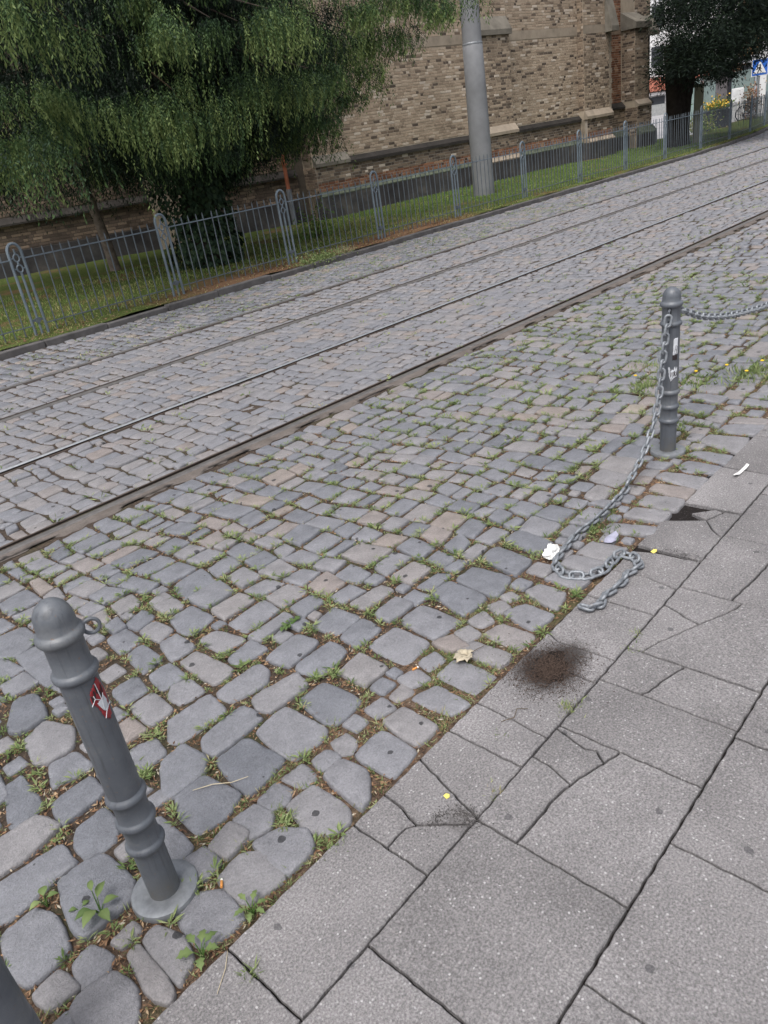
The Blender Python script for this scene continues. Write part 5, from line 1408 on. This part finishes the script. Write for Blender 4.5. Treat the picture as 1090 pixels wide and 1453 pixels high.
tuft((1.62, .99), 70, .045, .02, 'pale grass tuft at the lower edge of the dark soil patch', tint=(.6, .2))
tuft((1.395, 1.10), 36, .028, .011, 'small grass tuft halfway along a slab joint')
tuft((1.20, .985), 40, .03, .013, 'yellowish moss tuft at the slab corner near the bare sandy joint', tint=(.75, .12))
tuft((2.085, .98), 34, .03, .01, 'weed with white specks on the long slab joint', tint=(.5, .2))
tuft((1.99, .955), 26, .026, .02, 'thin weed where two slab joints meet', tint=(.5, .2))
tuft((4.98, 1.56), 300, .075, .10, 'large yellow flowering weed clump beyond the far bollard', .008, (.4, .2), flowers=5, name='flowering_weed', cat_='weed')
tuft((4.72, 1.82), 170, .05, .07, 'spreading green weed clump behind the far bollard', .008, (.3, .18), name='flowering_weed', flowers=1, cat_='weed')
tuft((4.55, 2.12), 130, .07, .045, 'upright grass clump seen left of the hanging chain', .006, (.4, .2), flowers=1, cat_='weed')
tuft((4.95, 2.25), 110, .05, .06, 'yellowish weed clump left of the chain and farther off', .007, (.55, .2), cat_='weed')
tuft((3.98, 1.66), 110, .045, .04, 'light green weed tuft directly right of the far bollard', .007, (.3, .15), cat_='weed')
tuft((7.5, 1.9), 150, .07, .07, 'green weed tuft out in the setts under the sagging chain', .01, (.35, .15), cat_='weed')
tuft((2.72, 1.47), 150, .04, .05, 'trailing weed under the chain beside the gutter', .006, (.2, .15), cat_='weed')
tuft((.595, 1.515), 30, .035, .01, 'grass sprig growing out of the base of the nearest bollard', tint=(.4, .2))
# plants on the verge
sh = empty('leafy_shrub', (11.05, 12.15, VERGE_Z), 'leafy green shrub behind the fence near the drainpipe', 'shrub')
n = 420
pos = np.column_stack([11.05 + R_.normal(0, .2, n), 12.15 + R_.normal(0, .2, n), VERGE_Z + np.abs(R_.normal(.2, .22, n))])
dr = R_.normal(0, 1, (n, 3)) + np.array([0, 0, .2])
V, F, T = leaves(pos, dr, R_.uniform(.05, .1, n), R_.uniform(.025, .045, n), np.clip(R_.normal(.15, .15, n), 0, 1)); obj_np('leaves', V, F, M['lawn_leaf'], sh, T, False)
b = MB()
for k in range(9): b.tube([(11.05, 12.15, .05), (11.05 + R_.normal(0, .15), 12.15 + R_.normal(0, .15), .55)], [.008, .003], 5)
b.build('stem', M['twig'], sh)
cw = empty('creeping_weed', (8.75, 9.72, .06), 'low creeping plant spilling over the kerb below a fence post', 'weed')
n = 1500
pos = np.column_stack([8.75 + R_.normal(0, .3, n), 9.68 + R_.normal(0, .11, n), .03 + np.abs(R_.normal(.06, .05, n))])
V, F, T = leaves(pos, R_.normal(0, 1, (n, 3)) + np.array([0, 0, .3]), R_.uniform(.025, .05, n), R_.uniform(.012, .024, n), np.clip(R_.normal(.35, .2, n), 0, 1)); obj_np('leaves', V, F, M['weed_leaf'], cw, T, False)
tuft((9.35, 9.72), 200, .2, .08, 'dry straw coloured grass bunch on the kerb by the creeping plant', .008, (.9, .08), z=.02, cat_='grass tuft')

# ------------------------------------------------------------------ things dropped on the ground
def flat_thing(name, loc, poly, m, label, cat_, lift=.004, curl=.004, thick=.0008, z0=.0):
    p = densify(np.array(poly, float), .012) if curl else np.array(poly, float)
    tri = tessellate_polygon([[Vector((x, y, 0)) for x, y in p]])
    c = p.mean(0)
    ph = R_.uniform(0, 6)
    V = [(loc[0] + x, loc[1] + y, z0 + lift + curl * (math.sin(x * 90 + ph) + math.sin(y * 70 + ph * 2)) * .5 + curl * 20 * ((x - c[0]) ** 2 + (y - c[1]) ** 2) / .03) for x, y in p]
    b = MB(); b.add(V, [tuple(t_) for t_ in tri]); o = b.build(name, m)
    so = o.modifiers.new('solid', 'SOLIDIFY'); so.thickness = thick
    return tag(o, label, cat_)
# the dry maple leaf: lobes folded about their midribs
ml = empty('maple_leaf', (1.64, 1.42, .004), 'large curled dry maple leaf lying on the gutter stones', 'leaf')
V, F = [], []; n0 = 0
lm = simple('dry_leaf', (.42, .37, .28), .85, .2, nscale=50, var=.2)
dirs_ = [(-168, .062), (-130, .05), (165, .055), (115, .04), (-95, .034), (80, .028), (-20, .03)]
b = MB()
for a, L in dirs_:
    a = math.radians(a) - .2; d = np.array([math.cos(a), math.sin(a)]); s = np.array([-d[1], d[0]])
    for i in range(7):
        f = i / 6; wd = L * .62 * (math.sin(PI * (f * .82 + .18)) ** .9) * (1 + .28 * (-1) ** i if 1 < i < 6 else 1) * (1 if i < 6 else 0)
        for sg in (-1, 0, 1):
            q = np.array([1.655, 1.42]) + d * L * f + s * wd * .5 * sg
            V.append((q[0], q[1], .008 + .012 * math.sin(f * 2.6) + .006 * abs(sg) * (1 - f)))
    for i in range(6):
        for j in range(2): F.append((n0 + i * 3 + j, n0 + i * 3 + j + 1, n0 + i * 3 + j + 4, n0 + i * 3 + j + 3))
    n0 += 21
    b.tube([(1.655, 1.42, .008), (1.655 + d[0] * L * .95, 1.42 + d[1] * L * .95, .0095 + .012 * math.sin(2.5))], [.0009, .0004], 4)
o = obj_np('blade', np.array(V), np.array(F), lm, ml, None, True); so = o.modifiers.new('solid', 'SOLIDIFY'); so.thickness = .0007
b.tube([(1.655, 1.42, .008), (1.70, 1.405, .012), (1.735, 1.40, .006)], [.0013, .0011, .001], 5); b.build('stalk', M['twig'], ml)
paper = simple('paper', (.78, .78, .76), .8, .2, nscale=40, var=.08); yel = simple('yellow_leaf', (.72, .62, .16), .7, .2, nscale=40, var=.15)
# crumpled tissue
tt_ = MB(); pts = [(R_.normal(0, .016), R_.normal(0, .015), abs(R_.normal(.012, .012))) for _ in range(26)]
import bmesh
bm = bmesh.new(); [bm.verts.new((2.41 + x, 1.522 + y, .002 + z)) for x, y, z in pts]
for x, y in ((-.03, 0), (.03, .004), (0, .03), (.004, -.03), (.02, .02), (-.02, -.02)): bm.verts.new((2.41 + x, 1.522 + y, .003))
bm.verts.new((2.415, 1.53, .05)); bm.verts.new((2.40, 1.515, .042))
bmesh.ops.convex_hull(bm, input=bm.verts); bmesh.ops.subdivide_edges(bm, edges=bm.edges, cuts=2, use_grid_fill=True)
for v in bm.verts: v.co += Vector(R_.normal(0, .0042, 3))
for v in [v for v in bm.verts if not v.link_faces]: bm.verts.remove(v)
me = bpy.data.meshes.new('paper_tissue'); bm.to_mesh(me); bm.free(); me.materials.append(paper)
o = bpy.data.objects.new('paper_tissue', me); link(o); tag(o, 'crumpled white paper tissue lying against the trailing chain', 'tissue')
flat_thing('paper_scrap', (3.51, 1.13), [(-.075, -.004), (-.03, -.012), (.03, -.016), (.065, -.022), (.07, -.008), (.03, .002), (-.02, .006), (-.07, .006)], paper, 'narrow torn white paper scrap on the slab behind the far bollard', 'paper')
flat_thing('yellow_leaf', (1.11, 1.09), [(-.009, -.006), (.002, -.009), (.01, -.002), (.006, .008), (-.005, .009)], yel, 'small pale yellow leaf on the cracked slab in front', 'leaf', curl=0)
flat_thing('yellow_leaf', (2.63, 1.165), [(-.016, -.006), (.004, -.011), (.02, -.004), (.014, .008), (-.01, .01)], yel, 'bright yellow leaf at the crumbled joint beyond the chain loop', 'leaf', curl=.001)
flat_thing('cloth_scrap', (2.64, 1.37), [(-.05, .0), (-.03, -.026), (.01, -.03), (.045, -.02), (.06, .0), (.03, .012), (.01, .02), (-.02, .012)], simple('lilac_plastic', (.33, .33, .42), .6, .3, nscale=30), 'grey lilac plastic scrap lying on a gutter stone', 'litter', curl=.005)
def butt(loc, ang, label):
    e = empty('cigarette_butt', (*loc, .002), label, 'cigarette butt', 'cigarette butts in the gutter')
    d = np.array([math.cos(ang), math.sin(ang), 0]); c = np.array([loc[0], loc[1], .0055])
    b = MB(); b.tube([c - d * .012, c + d * .008], .0038, 10); b.build('filter', simple('filter_orange', (.62, .27, .08), .8, .2, nscale=90), e, True)
    b = MB(); b.tube([c + d * .0081, c + d * .013], [.0038, .0036], 10); b.build('paper_end', paper, e, True)
butt((.535, 1.405), .9, 'orange cigarette butt right of the nearest bollard foot')
butt((1.50, 1.535), -.3, 'orange and white cigarette butt left of the maple leaf')
def stick(loc, pts, r, m, name, label, cat_):
    b = MB(); b.tube([(loc[0] + x, loc[1] + y, z) for x, y, z in pts], r, 6); return tag(b.build(name, m), label, cat_)
stick((.74, 1.70), [(-.06, .05, .006), (-.01, .01, .012), (.03, -.03, .008), (.075, -.06, .012)], [.0009, .0014, .0013, .0008], simple('straw', (.5, .43, .3), .8, .2), 'dry_straw', 'long dry straw lying across the setts near the first bollard', 'straw')
tw = stick((1.49, 1.10), [(-.045, .03, .004), (-.015, .0, .012), (.02, .012, .016), (.05, -.01, .004)], [.001, .0016, .0014, .0008], M['twig'], 'dead_twig', 'thin bent brown twig on the slab joint below the soil patch', 'twig')
stick((.40, 1.21), [(-.05, -.035, .004), (0, -.002, .005), (.03, .03, .004)], [.0006, .0012, .0006], MATS['straw'], 'dry_straw', 'short dry straw on the slab at the lower left', 'straw')
# dark soil filling the broken slab
cx, cy = 1.765, 1.135
V = [(cx, cy, .0035)]; ang = np.linspace(0, 2 * PI, 40, endpoint=False)
for f, z in ((.5, .003), (.85, .0012), (1.0, -.006)):
    for a in ang:
        r = (.075 + .022 * math.sin(a * 2 + .6) + .012 * math.sin(5 * a) + .009 * math.sin(9 * a + 1)) * f
        V.append((cx + r * math.cos(a) * 1.02, cy + r * math.sin(a) * .92, z + R_.normal(0, .0012)))
F3 = [(0, 1 + i, 1 + (i + 1) % 40) for i in range(40)]; F4 = [(1 + k * 40 + i, 1 + (k + 1) * 40 + i, 1 + (k + 1) * 40 + (i + 1) % 40, 1 + k * 40 + (i + 1) % 40) for k in range(2) for i in range(40)]
tag(obj_np('soil_patch', np.array(V), [np.array(F4), np.array(F3)], M['dark_soil'], None, None, True), 'dark crumbly soil filling the broken slab by the gutter', None, None, 'stuff')
n = 7000
a = R_.uniform(0, 2 * PI, n); r = np.abs(R_.normal(0, .075, n)); pos = np.column_stack([cx + r * np.cos(a) * 1.15 - .02, cy + r * np.sin(a), np.where(r < .1, .0052, .0022)])
dr = np.column_stack([R_.normal(0, 1, (n, 2)), R_.uniform(.0, .5, n)])
V, F, T = leaves(pos, dr, R_.uniform(.0025, .007, n), R_.uniform(.002, .0045, n), np.where(R_.random(n) < .05, .4, np.clip(R_.normal(.06, .08, n), 0, 1)), np.column_stack([R_.normal(0, .3, (n, 2)), np.ones(n)]))
obj_np('soil_crumbs', V, F, simple('soil_crumb', (.06, .043, .035), .95, .1, nscale=160, var=.7), None, T, False, 'stuff')['label'] = 'dark soil crumbs spread over the broken slab'
# crumbled concrete at broken corners
for (x, y, sx, sy, n) in ((1.085, 1.0, .018, .025, 300), (1.03, 1.06, .025, .015, 200), (2.66, 1.07, .015, .07, 300), (3.0, 1.14, .04, .06, 150)):
    pos = np.column_stack([x + R_.normal(0, sx, n), y + R_.normal(0, sy, n), np.full(n, .0022)])
    dr = np.column_stack([R_.normal(0, 1, (n, 2)), R_.uniform(0, .6, n)])
    V, F, T = leaves(pos, dr, R_.uniform(.002, .006, n), R_.uniform(.002, .005, n), np.clip(R_.uniform(0, .4, n), 0, 1), np.column_stack([R_.normal(0, .3, (n, 2)), np.ones(n)]))
    obj_np('concrete_crumbs', V, F, simple('crumbs', (.075, .07, .068), .95, .1, nscale=300, var=.6), None, None, False, 'stuff')
# ------------------------------------------------------------------ street scene far off, past the yew
def at(ang_u, ang_v, dist): return np.array([ang_u * dist, ang_v * dist])
FC = np.array([-.92, -.39]); FT_ = np.array([.39, -.92])     # towards the eye / along the facades
def fbox(b, c, a, o, z, sx, so_, sz): b.box((c[0] + FT_[0] * a - FC[0] * o, c[1] + FT_[1] * a - FC[1] * o, z), (sx, so_, sz), axes=[(*FT_, 0), (*-FC, 0), (0, 0, 1)]); return b
wb = at(.912, .41, 88); bl = empty('white_building', (*wb, 0), 'white shop building with a red band beyond the church end', 'building')
wm = simple('white_render', (.72, .72, .73), .9, .2, nscale=.5, var=.06); wdk = simple('window_glass', (.05, .055, .065), .2, .5); redb = simple('red_band', (.45, .17, .12), .8, .2)
fbox(MB(), wb, 0, 4, 6.5, 34, 8, 13).build('wall', wm, bl)
fbox(MB(), wb, 0, -.35, 2.55, 34, .7, 1.15).build('awning', redb, bl)
fbox(MB(), wb, 0, -.25, 3.25, 34.4, .5, .2).build('cornice', wm, bl)
fbox(MB(), wb, 0, -.25, 1.75, 34.2, .4, .25).build('cornice', wm, bl)
for k in range(-8, 9):
    fbox(MB(), wb, k * 2.0, -.05, .95, 1.5, .1, 1.1).build('shop_window', wdk, bl)
    for z in (4.9, 8.2): fbox(MB(), wb, k * 2.0, -.05, z, 1.1, .1, 1.7).build('window', wdk, bl)
lw = fbox(MB(), wb, 0, -9, .45, 30, .3, .9); tag(lw.build('low_wall', simple('grey_wall', (.3, .31, .31), .9, .2)), 'low grey wall in front of the white building', 'wall')
sb = at(.952, .305, 72); bl = empty('brown_building', (*sb, 0), 'orange brown building at the right edge behind the crossing sign', 'building')
fbox(MB(), sb, 8, 4, 5.5, 20, 8, 11).build('wall', simple('brown_facade', (.36, .2, .1), .85, .2, nscale=.4), bl)
fbox(MB(), sb, 8, -.1, 1.6, 20, .2, 2.2).build('shop_window', wdk, bl)
fbox(MB(), sb, 8, -.6, 3.0, 20, 1.2, .35).build('canopy', simple('pale_canopy', (.55, .56, .58), .7, .3), bl)
fb = at(.937, .35, 95); bl = empty('grey_building', (*fb, 0), 'pale grey building glimpsed through the yew', 'building')
fbox(MB(), fb, 0, 4, 6, 22, 8, 12).build('wall', simple('pale_facade', (.55, .54, .53), .9, .2, nscale=.5), bl)
for k in range(-5, 6):
    for z in (1.5, 4.6, 7.7): fbox(MB(), fb, k * 2.0, -.05, z, 1.2, .1, 1.8).build('window', wdk, bl)
# tram shelter
s0 = at(.945, .328, 47); sh_ = empty('tram_shelter', (*s0, 0), 'glazed tram shelter with a grey roof beam', 'shelter'); stl = simple('shelter_steel', (.36, .38, .41), .5, .4)
fbox(MB(), s0, 0.2, .6, 2.62, 4.6, 1.6, .24).build('roof_beam', stl, sh_)
for a in (-2, -.75, .5, 1.75): fbox(MB(), s0, a, 0, 1.25, .09, .09, 2.5).build('post', stl, sh_)
g = NT('shelter_glass', .15, .5); g.color((.25, .32, .31)); g.b.inputs['Alpha'].default_value = .75
for a in (-1.375, -.125, 1.125): fbox(MB(), s0, a, .02, 1.2, 1.1, .03, 1.9).build('glass_panel', M['shelter_glass'], sh_)
fbox(MB(), s0, -2.35, -.4, 1.15, .55, .18, 1.9).build('side_panel', simple('green_glass', (.25, .33, .31), .4, .4), sh_)
k0 = at(.946, .325, 43); kb = empty('utility_cabinet', (*k0, 0), 'white utility cabinet behind the fence by the shelter', 'cabinet')
fbox(MB(), k0, -.4, 0, .72, .5, .4, 1.4).build('body', wm, kb, bevel=.02); fbox(MB(), k0, -.4, -.205, .72, .44, .02, 1.25).build('door', simple('cabinet_door', (.66, .67, .68), .6, .3), kb)
c0 = at(.9505, .312, 44); pl = empty('white_column', (*c0, 0), 'tall white advertising column behind the crossing sign', 'column')
fbox(MB(), c0, 0, 0, 2.0, .34, .34, 4.0).build('shaft', wm, pl, bevel=.03); fbox(MB(), c0, 0, 0, .1, .5, .5, .2).build('foot', stl, pl)
b0 = at(.938, .348, 44); pg = empty('dark_kiosk', (*b0, 0), 'tall dark grey information pillar left of the shelter', 'pillar')
fbox(MB(), b0, 0, 0, 1.35, .62, .3, 2.5).build('body', simple('pillar_grey', (.13, .12, .125), .5, .4), pg, bevel=.02); fbox(MB(), b0, .28, -.16, 1.35, .18, .04, 2.4).build('side_strip', simple('pillar_dark', (.02, .02, .025), .4, .4), pg)
for nm, dirv, dist, lb in (('bicycle', (.941, .338), 42, 'bicycle parked left of the shelter glass'), ('bicycle', (.9435, .332), 45.5, 'second bicycle parked right behind the first one')):
    p = at(*dirv, dist); e = empty('bicycle', (*p, 0), lb, 'bicycle', 'bicycles parked by the shelter')
    t3 = np.array([FT_[0], FT_[1], 0]); z3 = np.array([0, 0, 1.]); q = np.array([p[0], p[1], 0.])
    for sg in (-.5, .5):
        b = MB(); b.tube([q + t3 * sg + .34 * (math.cos(a) * t3 + math.sin(a) * z3) + z3 * .34 for a in np.linspace(0, 2 * PI, 18, endpoint=False)], .022, 5, closed=True)
        for a in np.linspace(0, PI, 5, endpoint=False): b.tube([q + t3 * sg + z3 * .34 + .33 * s_ * (math.cos(a) * t3 + math.sin(a) * z3) for s_ in (-1, 1)], .004, 4)
        b.build('wheel', M['hole'], e)
    b = MB(); A_, B_, C_, D_ = q + t3 * -.5 + z3 * .34, q + z3 * .3, q + t3 * -.18 + z3 * .85, q + t3 * .38 + z3 * .82
    for x, y in ((A_, B_), (A_, C_), (B_, C_), (C_, D_), (B_, D_), (D_, q + t3 * .5 + z3 * .34), (D_, D_ + z3 * .16)): b.tube([x, y], .018, 6)
    b.build('frame', wm, e)
    b = MB(); b.box(C_ + z3 * .1, (.26, .14, .06), axes=[t3, np.cross(z3, t3), z3]); b.build('saddle', M['hole'], e)
    b = MB(); b.tube([D_ + z3 * .18 + np.cross(z3, t3) * s_ for s_ in (-.28, .28)], .015, 5); b.build('handlebar', M['hole'], e)
# planter with yellow flowers behind the fence
p0 = at(.936, .352, 38); pf = empty('flower_planter', (*p0, 0), 'planter with yellow flowers behind the fence', 'planter')
fbox(MB(), p0, 0, 0, .38, 1.1, .5, .75).build('box', simple('planter_dark', (.05, .055, .07), .7, .3), pf, bevel=.02)
n = 700; pos = np.column_stack([p0[0] + R_.normal(0, .22, n), p0[1] + R_.normal(0, .3, n), .78 + np.abs(R_.normal(0, .16, n))])
V, F, T = leaves(pos, R_.normal(0, 1, (n, 3)), .09, .05, R_.uniform(0, .5, n)); obj_np('foliage', V, F, M['lawn_leaf'], pf, T, False)
V, F, T = leaves(pos[:260] + np.array([0, 0, .06]), R_.normal(0, 1, (260, 3)), .08, .07, np.zeros(260)); obj_np('blossoms', V, F, simple('planter_yellow', (.7, .45, .08), .7, .2), pf, None, False)
for (dv, dist, w_, h_, lab) in (((.9475, .321), 42.5, .5, 1.5, 'round tawny bush in front of the shelter'), ((.93, .367), 36, .7, .7, 'low green bush behind the yew trunk')):
    p = at(*dv, dist); e = empty('bush', (*p, 0), lab, 'bush'); n = 700
    pos = np.column_stack([p[0] + R_.normal(0, w_ * .4, n), p[1] + R_.normal(0, w_ * .4, n), np.abs(R_.normal(h_ * .5, h_ * .25, n))])
    V, F, T = leaves(pos, R_.normal(0, 1, (n, 3)), .1, .06, R_.uniform(.2, 1, n)); obj_np('foliage', V, F, M['lawn_leaf'] if h_ < 1 else M['litter_leaf'], e, T, False)
    b = MB(); b.tube([(p[0], p[1], -.02), (p[0], p[1], h_ * .6)], .03, 6); b.build('stem', M['twig'], e)
# parked red car at the right edge
c0 = at(.955, .296, 52); car = empty('parked_car', (*c0, 0), 'faded red parked car at the right edge by the sign', 'car')
prof = [(-2.05, .3), (2.05, .3), (2.1, .75), (1.3, .9), (.75, 1.38), (-.95, 1.4), (-1.75, .95), (-2.1, .85)]
b = MB(); m_ = len(prof); V = []
for s_ in (-.82, .82):
    for x, z in prof: V.append((c0[0] + FT_[0] * x - FC[0] * s_, c0[1] + FT_[1] * x - FC[1] * s_, z))
b.add(V, [tuple(range(m_)), tuple(range(m_, 2 * m_))[::-1]] + [(i, i + m_, (i + 1) % m_ + m_, (i + 1) % m_) for i in range(m_)]); b.build('body', simple('car_red', (.42, .14, .12), .3, .5), car, bevel=.08)
b = MB(); fbox(b, c0, -.05, -.83, 1.13, 1.7, .03, .34); b.build('side_window', wdk, car)
for a in (-1.3, 1.3):
    b = MB(); ax_ = np.array([FC[0], FC[1], 0]); q = np.array([c0[0] + FT_[0] * a, c0[1] + FT_[1] * a, .32]); b.tube([q + ax_ * .7, q + ax_ * .86], .32, 16); b.build('wheel', M['hole'], car)
# the crossing sign
q0 = at(.9515, .3085, 41.5) + np.array([-.11, .26]); sg = empty('crossing_sign', (*q0, 0), 'blue square pedestrian crossing sign on a pole at the right edge', 'sign')
b = MB(); b.tube([(q0[0], q0[1], -.02), (q0[0], q0[1], 2.45)], .035, 10); b.build('pole', M['galvanised'], sg, True)
Zs = 2.1
fbox(MB(), q0, 0, -.05, Zs, .66, .02, .66).build('panel_edge', wm, sg)
fbox(MB(), q0, 0, -.062, Zs, .6, .012, .6).build('panel', simple('sign_blue', (.02, .12, .5), .4, .4), sg)
def sgp(poly, off, m, name):
    f = lambda x, z, o: (q0[0] + FT_[0] * x + FC[0] * o, q0[1] + FT_[1] * x + FC[1] * o, Zs + z)
    b = MB(); n_ = len(poly); b.add([f(x, z, off) for x, z in poly] + [f(x, z, off + .006) for x, z in poly], [tuple(range(n_)), tuple(range(n_, 2 * n_))] + [(i, (i + 1) % n_, n_ + (i + 1) % n_, n_ + i) for i in range(n_)])
    return b.build(name, m, sg)
sgp([(-.26, -.23), (.26, -.23), (0, .25)], .069, wm, 'white_triangle')
dk = simple('sign_black', (.015, .015, .015), .5, .4)
sgp([(-.01, .04), (.03, .03), (.045, -.03), (.085, -.06), (.075, -.075), (.03, -.05), (.03, -.09), (.09, -.19), (.06, -.2), (0, -.1), (-.07, -.2), (-.1, -.19), (-.04, -.08), (-.045, -.03), (-.08, -.06), (-.09, -.05), (-.05, .01)], .076, dk, 'walking_figure')
sgp([(.03 * math.cos(a), .085 + .03 * math.sin(a)) for a in np.linspace(0, 2 * PI, 10, endpoint=False)], .076, dk, 'figure_head')
for k in range(4): sgp([(-.2 + k * .1, -.222), (-.15 + k * .1, -.222), (-.145 + k * .1, -.205), (-.195 + k * .1, -.205)], .076, dk, 'stripe')
